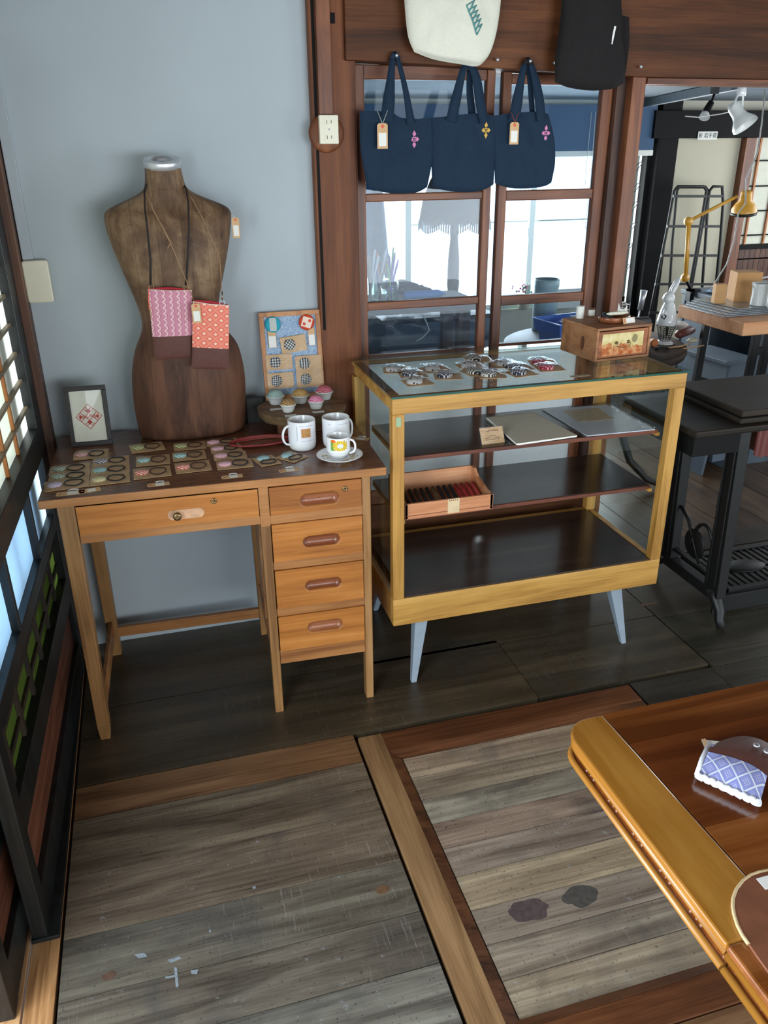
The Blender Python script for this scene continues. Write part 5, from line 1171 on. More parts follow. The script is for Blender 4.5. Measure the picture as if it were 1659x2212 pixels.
# blue and white pouch
base=onz(1590,1680,TZ)
pc=thing('patterned_pouch','blue and white diamond-pattern pouch with a brown leather flap, on the glossy table','pouch',base)
n=N('blue_diamond_weave'); uv=n.sep(n.coord('UV')); u=n.math('MULTIPLY',uv[0],3.4); v_=n.math('MULTIPLY',uv[1],2.6)
a=n.math('ABSOLUTE',n.math('SUBTRACT',n.math('FRACT',n.math('ADD',n.math('ADD',u,v_),10.)),.5)); b_=n.math('ABSOLUTE',n.math('SUBTRACT',n.math('FRACT',n.math('ADD',n.math('SUBTRACT',u,v_),10.)),.5))
mx_=n.math('MAXIMUM',a,b_); line=n.math('GREATER_THAN',mx_,.445)
fl=n.math('MULTIPLY',n.math('LESS_THAN',mx_,.27),n.math('GREATER_THAN',n.math('MULTIPLY',n.math('SINE',n.math('MULTIPLY',u,38)),n.math('SINE',n.math('MULTIPLY',v_,38))),.05))
c=n.mix(line,lin((150,156,214)),lin((232,238,248))); c=n.mix(n.math('MULTIPLY',fl,.65),c,lin((206,212,240))); n.bump(mx_,.3,.002); m_blue=n.fin(c,.8,.2)
def tp3(px,py,z): return onz(px,py,z)-base
def puffy(f,TL,TR,BR,BL,h,nu=26,nv=22,k=.5,sd=0):
    def P(a,b,sg):
        q=TL.lerp(TR,a).lerp(BL.lerp(BR,a),b); e=(max(0,math.sin(math.pi*a))*max(0,math.sin(math.pi*b)))**k
        n1=noise.noise(Vector((a*4+sd,b*4,sd)))*.12
        q=q.copy(); ed=min(a,1-a,b,1-b); q.z+= (h*.5+h*.5*e*(1+n1)) if sg>0 else (h*.5-h*.5*e)
        return q
    f.smooth=True; f.grid(lambda a,b:P(a,b,1),nu,nv,lambda a,b:(a,b)); f.grid(lambda a,b:P(a,b,-1),nu,nv); f.smooth=False
# cloth body: near edge wavy
TLp,TRp,BRp,BLp=tp3(1531,1618,TZ),tp3(1665,1650,TZ),tp3(1638,1748,TZ),tp3(1503,1686,TZ)
f=MB(); puffy(f,TLp,TRp,BRp,BLp,.020); f.build('cloth_body',m_blue,pc)
f=MB(); pts=[]
for i in range(25):
    a=i/24; q=BLp.lerp(BRp,a); q=q+Vector((0,.001*math.sin(a*60),.010+.0012*math.cos(a*50))); pts.append(q)
f.tube(pts,.0052,8); f.tube([BLp+Vector((0,0,.010)),BLp.lerp(TLp,.5)+Vector((-.002,0,.011)),TLp+Vector((0,0,.012))],.0035,8); f.build('white_edging',plain('white_woven_edge',(236,240,246),.8,sc=300,bump=.001),pc)
f=MB(); N_=18
fl0=tp3(1531,1619,TZ+.004)
arc=[(1531,1622),(1541,1612),(1553,1602),(1570,1596),(1590,1591),(1612,1590),(1640,1596),(1668,1610)]
low=[(1531,1622),(1545,1625),(1562,1629),(1582,1634),(1602,1641),(1622,1649),(1640,1660),(1660,1676)]
AR=[tp3(*q,TZ+.008) for q in arc]; LW=[tp3(*q,TZ+.022) for q in low]
f.smooth=True; f.grid(lambda a,b:poly_at(AR,a).lerp(poly_at(LW,a),b)+Vector((0,0,.006*math.sin(math.pi*b))),20,8); f.grid(lambda a,b:poly_at(AR,a).lerp(poly_at(LW,a),b)+Vector((0,0,.004*math.sin(math.pi*b)-.0015)),20,8)
f.build('leather_flap',m_leather,pc)
f=MB()
for q in ((1634,1611),(1656,1624)):
    c_=tp3(*q,TZ+.022); f.lathe([(.0045,0),(.0045,.002),(.003,.003),(.0015,.001)],tuple(c_),14,True,True)
f.build('snap_studs',m_steel,pc)
t,L_=quadslab('price_tag','white-stickered kraft tag sticking out from under the blue patterned pouch','price tag',[(1515,1598),(1556,1602),(1550,1625),(1526,1624)],TZ,.0006,m_paperw,None,'card')
f=MB(); f.hexa([(L_[0][0],L_[0][1],.0006),(L_[0][0]+.007,L_[0][1],.0006),(L_[3][0]+.007,L_[3][1],.0006),(L_[3][0],L_[3][1],.0006)]+[(L_[0][0],L_[0][1],.0009),(L_[0][0]+.007,L_[0][1],.0009),(L_[3][0]+.007,L_[3][1],.0009),(L_[3][0],L_[3][1],.0009)]); f.build('kraft_border',m_kraft,t)
# round brown leather mat
LZ=.7006; pts=[(1668,1882),(1640,1888),(1620,1895),(1604,1907),(1590,1925),(1583,1945),(1582,1962),(1585,1980),(1592,2003),(1603,2025),(1616,2044),(1632,2068),(1668,2118),(1760,2260),(1900,2220),(1840,1900)]
Q=[onz(a,b,LZ) for a,b in pts]; c_=Q[10]; t=thing('leather_mat','brown leather mat with cream stitched edge, on the near leaf of the glossy table','leather mat',(c_.x,c_.y,LZ))
f=MB(); L2=[(q.x-c_.x,q.y-c_.y) for q in Q]; f.prism(L2,0,.004,lambda u,v,w:(u,v,w)); f.build('leather',plain('worn_brown_leather',(122,74,50),.5,var=.22,sc=30,bump=.0006),t,bevel=.001)
f=MB(); f.tube([(a,b,.003) for a,b in L2[:11]],.0022,8); f.build('cream_edge',plain('cream_stitch',(206,180,136),.8,sc=400,bump=.0008),t)
t=MB().box(-.012,.012,-.008,.008,0,.0006).build('price_card',m_paperw); q=onz(1662,1905,LZ+.0045); t.location=q; tag(t,'scrap of white card on the brown leather mat at the frame edge','price card')
# ================= treadle sewing table =================
sw=thing('sewing_machine_table','dark wooden treadle sewing machine table on black iron legs, right of the display case','sewing table',(1.52,1.94,0))
m_sw=wood('sewing_table_top',(22,19,14),(38,31,24),(54,45,35),'x',.5,big=.6,spec=.2,bump=.0002)
def sl(x,y,z): return (x-1.52,y-1.94,z)
f=MB(); f.box(0,1.5,0,.41,.700,.722); f.build('table_top',m_sw,sw,bevel=.006)
f=MB(); f.box(.170,1.3,.022,.385,.722,.739); f.box(.178,1.3,.030,.380,.741,.762); f.build('lid',m_sw,sw,bevel=.004)
f=MB(); f.box(.172,1.3,.024,.384,.739,.741); f.build('lid_gap',m_darkbeam,sw)
m_dr=plain('red_brown_drawer',(96,46,40),.3,var=.15,sc=20)
f=MB(); R=[]
prof_=[(.045,0),(.020,.01),(.030,.03),(.018,.05),(.028,.07),(.018,.09),(.022,.12),(.022,1.1)]
f.smooth=True; f.loft([[(.26+b,a,z) for z in (.605,.700)] for a,b in prof_],False); f.smooth=False; f.box(.30,1.36,.03,.36,.60,.70); f.build('drawer_case',m_dr,sw)
f=MB(); f.box(.02,.19,.03,.38,.63,.70); f.build('side_case',m_darkbeam,sw)
def iron(name,mk,bev=.002):
    f=MB(); mk(f); return f.build(name,m_black,sw,bevel=bev)
def col(f,y0,y1,lean=0):
    f.hexa([(.20,y0-.01,.10),(.235,y0-.01,.10),(.235,y1+.01,.10),(.20,y1+.01,.10),(.185,y0,.70),(.225,y0,.70),(.225,y1,.70),(.185,y1,.70)])
    for y in (y0+.006,y1-.010): f.hexa([(.194,y,.14),(.200,y,.14),(.200,y+.005,.14),(.194,y+.005,.14),(.180,y,.66),(.186,y,.66),(.186,y+.005,.66),(.180,y+.005,.66)])
iron('leg',lambda f:col(f,.03,.085)); iron('leg',lambda f:col(f,.30,.345))
def foot(f,y,s_):
    f.tube([(.215,y,.12),(.215,y-.02*s_,.09),(.213,y-.05*s_,.06),(.212,y-.055*s_,.03),(.212,y-.075*s_,.008)],[.024,.022,.018,.016,.016],10)
iron('foot',lambda f:foot(f,.06,-.4 if 0 else 1),0); iron('foot',lambda f:foot(f,.34,-1),0)
iron('base_bar',lambda f:(f.box(.198,.235,.04,.36,.085,.125),f.box(.205,.228,.06,.34,.155,.165)))
def scroll(f):
    f.tube([(.212,.09+.06*(1-math.cos(a))*1.0,.20+.12*math.sin(a)) for a in [math.pi*k/14 for k in range(15)]],.007,6)
    f.tube([(.212,.15,.17),(.212,.20,.24),(.212,.24,.30),(.212,.29,.33)],.007,6)
    f.lathe([(.0,-.004),(.05,-.004),(.055,0),(.05,.004),(0,.004)],(0,0,0),22,False,False,M=Matrix.Translation((.212,.19,.23))@Matrix.Rotation(math.pi/2,4,'Y'))
iron('scroll_work',scroll,0)
iron('cross_bar',lambda f:(f.box(.20,1.1,.31,.325,.54,.59),f.bar((.21,.317,.52),(.26,.317,.55),.012,.02)))
def tread(f):
    f.box(.29,.80,.085,.10,.075,.09); f.box(.29,.80,.335,.35,.075,.09); f.box(.29,.302,.085,.35,.075,.09); f.box(.79,.80,.085,.35,.075,.09); f.box(.29,.8,.21,.218,.076,.088)
    for k in range(17): f.box(.31+.028*k,.318+.028*k,.09,.345,.078,.086)
    f.lathe([(.0,.084),(.055,.084),(.058,.090),(.045,.096),(.0,.098)],(.47,.215,0),22,False,False,sx=1.4,sy=.8)
iron('treadle',tread,.001)
iron('base_panel',lambda f:f.box(.235,1.1,.07,.08,.01,.075),.001)
def wheel(f):
    c=Vector((.665,.25,.36)); Rr=.155
    f.tube([c+Vector((.0,Rr*math.cos(2*math.pi*k/40)*.9,Rr*math.sin(2*math.pi*k/40)))+Vector((.03*math.cos(2*math.pi*k/40),0,0)) for k in range(40)],.009,8,True)
    for k in range(5):
        a=2*math.pi*k/5; f.tube([c,c+Vector((.02*math.cos(a),Rr*.5*math.cos(a),Rr*.55*math.sin(a))),c+Vector((.03*math.cos(a),Rr*.9*math.cos(a),Rr*math.sin(a)))],.006,6)
    f.lathe([(0,-.02),(.02,-.02),(.02,.02),(0,.02)],(0,0,0),14,False,False,M=Matrix.Translation(c)@Matrix.Rotation(math.pi/2,4,'Y'))
iron('flywheel',wheel,0)
f=MB(); f.cyl((.54,.16,.09),(.655,.235,.30),.006); f.build('pitman_rod',plain('worn_wood_rod',(150,120,80),.6),sw)
iron('leg',lambda f:(f.box(.98,1.02,.03,.085,.0,.70)));iron('leg',lambda f:(f.box(.98,1.02,.30,.345,.0,.70)))
# ================= workroom =================
m_dk=wood('round_table_dark',(40,28,20),(64,46,34),(84,64,48),'x',.6,big=.5)
rt=thing('round_table','dark round wooden table on curved legs, behind the small drawer chest','round table',(1.90,3.22,0))
f=MB(); f.lathe([(0,.655),(.36,.655),(.395,.660),(.402,.675),(.400,.695),(.39,.700),(0,.700)],(0,0,0),64,False,False); f.build('table_top',m_dk,rt)
f=MB(); f.lathe([(.05,.30),(.06,.36),(.035,.45),(.04,.60),(.10,.655)],(0,0,0),24,True,True); f.build('pedestal',m_dk,rt)
for k in range(4):
    a=math.pi/4+.35+k*math.pi/2; c_,s_=math.cos(a),math.sin(a)
    f=MB(); f.tube([(c_*r,s_*r,z) for r,z in ((.03,.50),(.12,.40),(.17,.27),(.22,.14),(.31,.05),(.40,.016))],[.020,.020,.018,.018,.017,.015],8); f.build('leg',m_black,rt)
RTZ=.7008
def on(px,py,z): q=onz(px,py,z); return (q.x,q.y,z)
def obj1(name,label,cat,mk,mat,loc,rz=0,group=None,bev=0):
    f=MB(); mk(f); o=f.build(name,mat,None,bevel=bev); o.location=loc; o.rotation_euler=(0,0,rz); return tag(o,label,cat,group)
# rabbit figurine
rb=thing('rabbit_figurine','white rabbit figurine with a wire basket body, standing on the round table','figurine',on(1434,742,RTZ),.2)
f=MB(); f.lathe([(.040,0),(.042,.004),(.030,.010),(.028,.014),(0,.014)],(0,0,0),28,True,False); f.build('foot',m_white,rb)
f=MB()
for k in range(9):
    z=.016+.0085*k; r=.022+.020*(k/8); f.tube([(r*math.cos(2*math.pi*j/20),r*math.sin(2*math.pi*j/20),z) for j in range(20)],.0011,4,True)
for j in range(14):
    a=2*math.pi*j/14; f.tube([(.022*math.cos(a),.022*math.sin(a),.014),(.042*math.cos(a+.2),.042*math.sin(a+.2),.086)],.0011,4)
f.build('wire_basket',m_black,rb)
f=MB(); f.lathe([(.043,.084),(.045,.088),(.043,.105),(.034,.14),(.026,.165),(.020,.178),(0,.185)],(0,0,0),28,True,False); f.tube([(-.022,-.01,.15),(-.045,-.022,.135),(-.055,-.02,.130)],[.011,.009,.010],10); f.build('torso',m_white,rb)
f=MB(); f.lathe([(0,-.028),(.018,-.020),(.026,-.003),(.022,.016),(.010,.026),(0,.028)],(0,0,0),22,False,False,M=Matrix.Translation((-.010,-.004,.198))@Matrix.Rotation(-1.15,4,'Y')@Matrix.Scale(1,4)); f.build('head',m_white,rb)
for dy,dx in ((-.006,.0),(.010,.008)):
    f=MB(); f.tube([(.002,dy,.212),(.010+dx,dy,.235),(.026+dx,dy,.262),(.038+dx,dy,.280)],[.006,.011,.010,.003],10); f.build('ear',m_white,rb)
f=MB(); f.tube([(-.04,-.03,.128),(-.055,-.035,.118),(-.06,-.02,.125),(-.05,-.03,.136),(-.04,-.03,.128)],.003,6); f.build('bow',m_black,rb)
# things on the round table
c=on(1390,745,RTZ)
obj1('spectacle_case','reddish-brown hard case lying on the round table right of the rabbit','case',lambda f:f.tube([(-.07,0,.018),(-.05,0,.02),(.05,0,.024),(.075,0,.022)],[.010,.020,.020,.012],14),plain('redbrown_case',(116,62,52),.4),on(1478,728,RTZ),.45)
obj1('paper_bundle','crumpled cream paper bundle in front of the reddish-brown case','paper',lambda f:f.lathe([(.03,0),(.035,.006),(.02,.016),(0,.02)],(0,0,0),9,True,False,sy=.6),m_cream,on(1495,738,RTZ),.3)
obj1('orange_spool','orange reel on its side, right of the small chest on the round table','reel',lambda f:f.tube([(0,-.012,.016),(0,.012,.016)],[.016,.016],16),plain('orange_reel',(206,120,66),.5),on(1411,748,RTZ))
obj1('wire_cutters','small black metal clips on the front edge of the round table','clips',lambda f:(f.tube([(-.03,0,.006),(0,.006,.008),(.03,.012,.006)],.005,8),f.tube([(-.03,.012,.006),(0,.006,.010),(.03,-.004,.006)],.005,8)),m_black,on(1430,757,RTZ))
obj1('white_bowl','small white bowl of thread behind the reddish-brown case','bowl',lambda f:f.lathe([(.02,0),(.035,.02),(.038,.03),(.034,.03),(.02,.038),(0,.042)],(0,0,0),20,True,False),m_white,on(1468,712,RTZ))
for k,(px,py,w) in enumerate(((1480,748,.05),(1500,752,.06),(1458,752,.04))):
    obj1('craft_tool',['short pale wooden craft stick in the middle of the round table front','long pale craft stick at the right of the round table front','pale craft stick nearest the small chest on the round table'][k],'tool',lambda f:f.tube([(-w,0,.003),(w,.01,.004)],.0032,6),m_kraft,on(px,py,RTZ),.3-.2*k)
# blue tub, tin, basket
tb=thing('plastic_tub','blue plastic tub full of packets, on the round table behind the window glass','tub',(1.80,3.24,RTZ),.15)
def tubw(f,a,b,h,t_):
    f.loft([[(x*q,y*q2,z) for x,y in ((-1,-1),(1,-1),(1,1),(-1,1))] for q,q2,z in ((a*.8,b*.8,0),(a*.86,b*.86,h*.5),(a*.95,b*.95,h*.52),(a,b,h),(a*1.06,b*1.06,h),(a*1.06,b*1.06,h+.004),(a*.97,b*.97,h+.004),(a*.78,b*.78,.006))],True,True,True)
f=MB(); tubw(f,.145,.10,.105,.004); f.build('tub',plain('blue_plastic',(60,104,186),.4,var=.05),tb,bevel=.003)
for k in range(5): obj1('clear_packet','clear packet heaped in the blue plastic tub','packet',lambda f:f.grid(lambda a,b:((a-.5)*.08,(b-.5)*.06,.012*noise.noise(Vector((a*3,b*3,k)))),8,6),m_paperw if k%2 else m_film,(1.80-.07+.035*k,3.22+.02*(k%2),RTZ+.09+.008*k),k*.7,'packets in the blue tub')
obj1('tall_tin','tall round grey-green tin with a dark rim, behind the blue tub','tin',lambda f:f.lathe([(.055,0),(.057,.01),(.057,.20),(.059,.205),(.059,.235),(.055,.24),(.054,.21),(0,.205)],(0,0,0),28,True,False),[plain('grey_tin',(150,166,160),.4,var=.08)],(1.80,3.52,RTZ))
bk=thing('wire_basket','white wire basket behind the blue tub, seen through the window glass','basket',(2.10,3.46,RTZ))
f=MB()
for k in range(5): f.tube([(-.08,-.06,.02+.025*k),(.08,-.06,.02+.025*k),(.08,.06,.02+.025*k),(-.08,.06,.02+.025*k)],.0018,4,True)
for k in range(9): x=-.08+.02*k; f.tube([(x,-.06,.13),(x,-.06,.0),(x,.06,.0),(x,.06,.13)],.0015,4)
f.build('wires',m_paperw,bk)
# workbench
wb=thing('workbench','dark blue-grey workbench cluttered with papers, behind the left window pane','workbench',(.98,3.42,0))
m_slate=plain('slate_paint',(62,76,92),.6,var=.12,sc=8)
f=MB(); f.box(0,.50,0,.45,0,.80); f.build('cabinet',m_slate,wb,bevel=.004); f=MB(); f.box(-.02,.515,-.02,.47,.80,.82); f.build('top',m_sw,wb,bevel=.003)
random.seed(4)
for k in range(7):
    x=1.06+.06*k; y=3.47+.16*((k*3)%4)/3
    obj1('loose_paper',['folded white sheet','white envelope','cream sheet','open white booklet'][k%4]+' among the papers on the workbench','paper',lambda f:f.grid(lambda a,b:((a-.5)*.13,(b-.5)*.10,.010+.018*abs(noise.noise(Vector((a*3,b*2,k*3.1))))),8,8),m_paperw,(x,y,.8205+.004*k),random.uniform(-.8,.8),'papers on the workbench')
obj1('white_cable','loose white cable hanging down the front of the workbench','cable',lambda f:f.tube([(0,0,.05),(.02,-.015,0),(.03,-.02,-.03),(0,-.02,-.06),(-.03,-.02,-.075)],.003,6),m_paperw,(1.14,3.395,.80))
# stand with jars just behind the glass
js=thing('shelf_stand','dark narrow wooden stand holding pen jars, just behind the left window sash','stand',(.50,2.66,0))
f=MB(); f.box(0,.62,0,.28,.985,1.010); f.build('top',m_sw,js,bevel=.003)
for x,y in ((.0,.0),(.53,.0),(.0,.24),(.56,.24)): f=MB(); f.box(x,x+.045,y,y+.035,0,.985); f.build('leg',m_sashd,js,bevel=.002)
JZ=1.0105
def jar(px,py,y,r,h,label,seed,n_,cols_):
    P=ony(px,py,y); t=thing('pen_jar',label,'jar',(P.x,y,JZ),0,'glass jars of pens behind the window')
    f=MB(); f.lathe([(r*.9,0),(r,.004),(r,h*.8),(r*.85,h*.9),(r*.9,h),(r*.82,h),(r*.78,h*.88),(r*.9,h*.78),(r*.9,.006),(0,.005)],(0,0,0),22,True,False); f.build('glass',m_glassc,t)
    random.seed(seed)
    for k in range(n_):
        a=random.uniform(0,6.28); b_=random.uniform(.08,.32)
        p0=Vector((P.x-math.cos(a)*r*.4,y-math.sin(a)*r*.4,JZ+.006)); L_=random.uniform(.13,.19); d=Vector((math.cos(a)*math.sin(b_),math.sin(a)*math.sin(b_),math.cos(b_)))
        c_=cols_[k%len(cols_)]; o=MB().tube([(0,0,0),d*L_*.86,d*L_],[.0038,.0042,.002 if k%3 else .0042],8).build('pen',M_('pen%s'%(c_,),lambda:plain('pen_plastic',c_,.4)))
        o.location=p0; tag(o,{(120,70,160):'purple',(110,170,70):'green',(50,90,190):'blue',(220,110,60):'orange',(226,226,226):'white',(150,120,90):'tan',(70,70,80):'dark grey'}[c_]+' pen or brush standing in '+label.split(',')[0].replace('glass jar','a glass jar'),'pen','pens and brushes in the jars')
jar(800,630,2.76,.024,.075,'glass jar of pale brushes, leftmost behind the glass',1,5,[(226,226,226),(150,120,90),(70,70,80)])
jar(818,632,2.80,.024,.095,'tall glass jar of mixed brushes, second from left',2,7,[(150,120,90),(226,226,226),(220,110,60),(50,90,190)])
jar(844,640,2.74,.028,.085,'glass jar of purple and green pens, rightmost of the three',3,6,[(120,70,160),(110,170,70),(120,70,160),(50,90,190)])
P=ony(915,628,2.80); obj1('pencil_case','bright blue pencil case with a pale tip, lying beside the pen jars','pencil case',lambda f:f.tube([(-.075,0,.014),(-.07,0,.014),(.055,0,.014),(.085,0,.013)],[.006,.014,.014,.003],12),plain('bright_blue_cloth',(40,120,190),.6),(P.x,2.80,JZ))
P=ony(905,610,2.87); 
obj1('folded_cloth','heap of dark blue folded cloth behind the blue pencil case','cloth',lambda f:[f.grid(lambda a,b,k=k:((a-.5)*(.20-.02*k)-.02*k,(b-.5)*.09,.006+.011*k+.008*noise.noise(Vector((a*4,b*3,k*2.)))),14,8) for k in range(5)],plain('indigo_cloth',(48,62,92),.85,var=.3,sc=40),(P.x-.015,2.875,JZ))
# lamp with fringed shade
P=ony(980,560,3.75)
fl=thing('floor_lamp','tall floor lamp with scalloped fringed shade, silhouetted against the far window','floor lamp',(P.x,3.75,0))
f=MB(); f.lathe([(.12,0),(.12,.015),(.03,.03),(.020,.05),(.020,.5),(.026,.62),(.020,.66),(.029,.76),(.029,.80),(.020,.83),(.030,.90),(.028,1.02),(.020,1.10),(.016,1.35)],(0,0,0),16,True,True); f.build('stand',m_sashd,fl)
N_=96; sc=lambda j:abs(math.sin(math.pi*8*j/N_/1.0))
zb_=ony(980,470,3.75).z
f=MB(); f.smooth=True; f.loft([[(r*(1-.04*sc(j)*0)*math.cos(2*math.pi*j/N_),r*math.sin(2*math.pi*j/N_),z-(.022*sc(j) if z<zb_+.01 else 0)) for j in range(N_)] for r,z in ((.168,zb_),(.150,zb_+.08),(.118,zb_+.16),(.07,zb_+.24))],True,False,False); f.build('shade',paper_glow('silk_shade',(120,108,100),.2),fl)
f=MB()
for j in range(N_):
    a=2*math.pi*j/N_; z=zb_-.022*sc(j); f.box(-.0035,.0035,-.0008,.0008,z-.040,z,M=Matrix.Rotation(a,4,'Z')@Matrix.Translation((0,-.170,0)))
o=f.build('fringe',paper_glow('pale_fringe',(150,140,132),.25),fl); o['kind']='stuff'
# dark drape at the left
t=thing('hanging_drape','dark blue patterned cloth hanging at the left behind the window glass','drape',(0,0,0)); b0=ony(805,520,3.6); t.location=b0
c_=lambda P:[ony(a,b,3.6)-b0 for a,b in P]
T_,B_=c_([(770,240),(815,240)]),c_([(760,600),(846,600)])
f=MB(); f.smooth=True
for s_ in (0,.012): f.grid(lambda a,b:poly_at(T_,a).lerp(poly_at(B_,a),b)+Vector((0,s_+.02*math.sin(a*14),0)),24,6)
n=N('speckled_indigo'); f.build('cloth',n.fin(n.ramp(n.noise(n.coord(),90,2),[(.6,lin((44,70,104))),(.68,lin((170,190,206)))]),.85,.2),t)
# window sill things
obj1('sill_box','white box with grey stripes on the far window sill','box',lambda f:(f.box(-.09,.09,-.04,.04,0,.115)),m_paperw,(ony(1240,630,4.45).x,4.56,.6005))
fl_=thing('flower_pot','small pot of pink flowers on the far window sill','flower pot',(ony(1142,630,4.5).x,4.56,.6005))
f=MB(); f.lathe([(.03,0),(.042,.06),(.045,.065),(.036,.06),(0,.055)],(0,0,0),16,True,False); f.build('pot',m_cream,fl_)
f=MB(); random.seed(9)
for k in range(30):
    p=Vector((random.gauss(0,.035),random.gauss(0,.025),.10+random.uniform(0,.07))); f.m=k%2; f.lathe([(0,-.008),(.009,0),(0,.008)],tuple(p),6,False,False)
f.build('blossoms',[plain('pink_blossom',(206,110,140),.7),plain('leaf_green',(96,140,90),.7)],fl_)
# wire plant ornament before the window edge
wp=thing('wire_plant','thin wire and paper plant ornament standing left of the black far post','ornament',(ony(1350,640,4.0).x,4.0,0))
f=MB(); pts_=[ony(a,b,4.0)-wp.location for a,b in ((1332,660),(1332,600),(1338,520),(1347,430),(1356,340))]; pts_=[Vector((pts_[0].x,0,.0))]+pts_; f.tube(pts_,.0035,6)
for px,py in ((1350,590),(1355,545),(1363,500),(1367,455),(1372,415),(1376,370)):
    c2=ony(px,py,4.0)-wp.location; f.tube([c2+Vector((-.035+.0*a,0,-.03)) if a==0 else c2+Vector((.028*math.cos(a)-.0,0,.035*math.sin(a)+.028*math.cos(a))) for a in [0,.3,.8,1.4,2.0,2.6,3.0]],.0022,5)
f.build('wire',m_black,wp)
f=MB(); f.lathe([(.09,0),(.09,.012),(.01,.02)],(pts_[0].x,0,0),20,True,True); f.build('foot',m_black,wp)
# ladder racks leaning on the plain panel
def rack(label,y,frames,rungs):
    b=ony(1460,690,y); t=thing('ladder_rack',label,'ladder rack',(b.x,y,0),0,'black iron ladder racks')
    for fr_ in frames:
        f=MB(); P=[ony(a,c,y+d)-t.location for a,c,d in fr_]
        for e in (0,-1):
            k=1 if e==0 else -2; dirn=(P[e]-P[k]).normalized(); ext=P[e]+dirn*((P[e].z-.004)/max(.05,-dirn.z)); 
            if e==0: P=[ext]+P
            else: P=P+[ext]
        f.tube(P,.0085,8); f.build('side_frame',m_black,t)
    for a,c,a2,c2,d in rungs:
        f=MB(); f.bar(ony(a,c,y+d)-t.location,ony(a2,c2,y+d)-t.location,.012,.014); f.build('rung',m_black,t)
rack('black iron folding ladder rack, the full one left in front of the plain panel',4.30,[[(1412,640,0),(1440,500,0),(1456,412,0),(1464,403,0),(1520,403,0),(1526,412,0),(1508,520,0),(1488,630,0)],[(1445,640,.06),(1452,520,.06),(1462,412,.06),(1468,404,.06),(1524,404,.06),(1531,414,.06),(1524,520,.06),(1516,630,.06)]],[(1454,424,1526,424,-.01),(1441,489,1512,489,-.01),(1428,552,1500,552,-.01),(1415,614,1490,613,-.01),(1402,676,1478,674,-.01)])
rack('black iron folding ladder rack, the right one cut off by the timber post',4.34,[[(1490,640,0),(1515,500,0),(1533,412,0),(1540,403,0),(1560,403,0),(1562,440,0),(1556,520,0),(1548,600,0)]],[(1530,424,1560,424,-.01),(1518,489,1554,489,-.01),(1506,552,1548,552,-.01),(1494,614,1540,614,-.01)])
# dark desk in the workroom
dk=thing('work_desk','dark grey-painted work desk with a kneehole, at the right in the workroom','desk',(2.78,3.23,0))
m_gd=plain('dark_grey_paint',(84,96,108),.5,var=.12,sc=10)
f=MB(); f.box(-.015,.62,-.01,.61,.775,.80); f.build('desk_top',m_gd,dk,bevel=.004)
f=MB(); f.box(0,.60,.33,.60,0,.775); f.box(-.006,0,.33,.355,0,.775); f.box(-.006,0,.575,.60,0,.775); f.build('pedestal',m_gd,dk,bevel=.003)
f=MB(); f.box(0,.60,0,.33,.68,.775); f.build('apron_drawer',m_gd,dk,bevel=.003); f=MB(); f.box(0,.60,0,.03,0,.68); f.build('side_panel',m_gd,dk); f=MB(); f.box(.40,.41,.03,.33,0,.68); f.build('kneehole_back',m_darkbeam,dk)
DZ=.8006
obj1('laptop','closed black laptop on the grey work desk','laptop',lambda f:f.box(-.17,.17,-.12,.12,0,.022),plain('black_plastic',(26,36,48),.3),(3.08,3.60,DZ+.0125),.2,bev=.004)
for k in range(3): obj1('magazine','pale magazine under the laptop, '+['lowest','middle','topmost'][k]+' of the pile','magazine',lambda f:f.box(-.11,.11,-.15,.15,0,.0035),plain('magazine%d'%k,(190-14*k,204-8*k,214),.5),(2.96,3.60,DZ+.0038*k),.35+.12*k,'magazines on the work desk')
obj1('power_strip','small black box on the work desk in front of the laptop','box',lambda f:f.box(-.07,.07,-.025,.025,0,.03),plain('black_plastic2',(24,24,26),.4),(2.88,3.36,DZ),-1.3,bev=.003)
obj1('white_charger','white plug and looped cable beside the cardboard box on the work desk','charger',lambda f:(f.box(-.02,.02,-.015,.015,0,.07),f.tube([(0,0,.07),(.01,0,.10),(-.01,0,.115),(-.03,0,.09)],.004,6)),m_white,(2.98,3.30,DZ))
obj1('desk_cable','white cable trailing over the laptop to the hanging lamp','cable',lambda f:f.tube([(.12,-.1,.12),(.02,.0,.07),(-.1,.06,.04),(-.2,.05,.03),(-.25,.02,.012)],.005,6),m_white,(3.02,3.46,DZ+.036))
lampP=ony(1484,625,3.74)
yl=thing('clamp_lamp','mustard-yellow jointed clamp lamp on the edge of the grey work desk','desk lamp',(2.752,3.74,.8012))
m_yel=plain('mustard_enamel',(204,150,52),.35,var=.06)
L0=yl.location; A1=ony(1480,600,3.72)-L0; A2=ony(1487,478,3.72)-L0; A3=ony(1592,424,3.72)-L0
f=MB(); f.box(-.012,.012,-.02,.02,-.05,.012); f.box(-.012,.05,-.02,.02,.0,.012); f.cyl((0,0,.01),tuple(A1),.008); f.build('clamp',m_black,yl)
f=MB(); f.cyl(A1,A2,.0085); f.cyl(A1+Vector((.012,0,0)),A2+Vector((.012,0,0)),.004); f.build('lower_arm',m_yel,yl)
f=MB(); f.cyl(A2,A3,.0085); f.build('upper_arm',m_yel,yl)
f=MB(); 
for A_ in (A2,): f.lathe([(0,-.014),(.020,-.012),(.022,0),(.020,.012),(0,.014)],(0,0,0),18,False,False,M=Matrix.Translation(A_)@Matrix.Rotation(math.pi/2,4,'X'))
f.build('joint',m_yel,yl)
f=MB(); f.lathe([(0,-.014),(.020,-.012),(.022,0),(.020,.012),(0,.014)],(0,0,0),18,False,False,M=Matrix.Translation(A1)@Matrix.Rotation(math.pi/2,4,'X')); f.build('joint',m_yel,yl)
H0=ony(1606,462,3.72)-L0; f=MB(); HM=Matrix.Translation(H0)@Matrix.Rotation(-.12,4,'Y')@Matrix.Rotation(.12,4,'X')
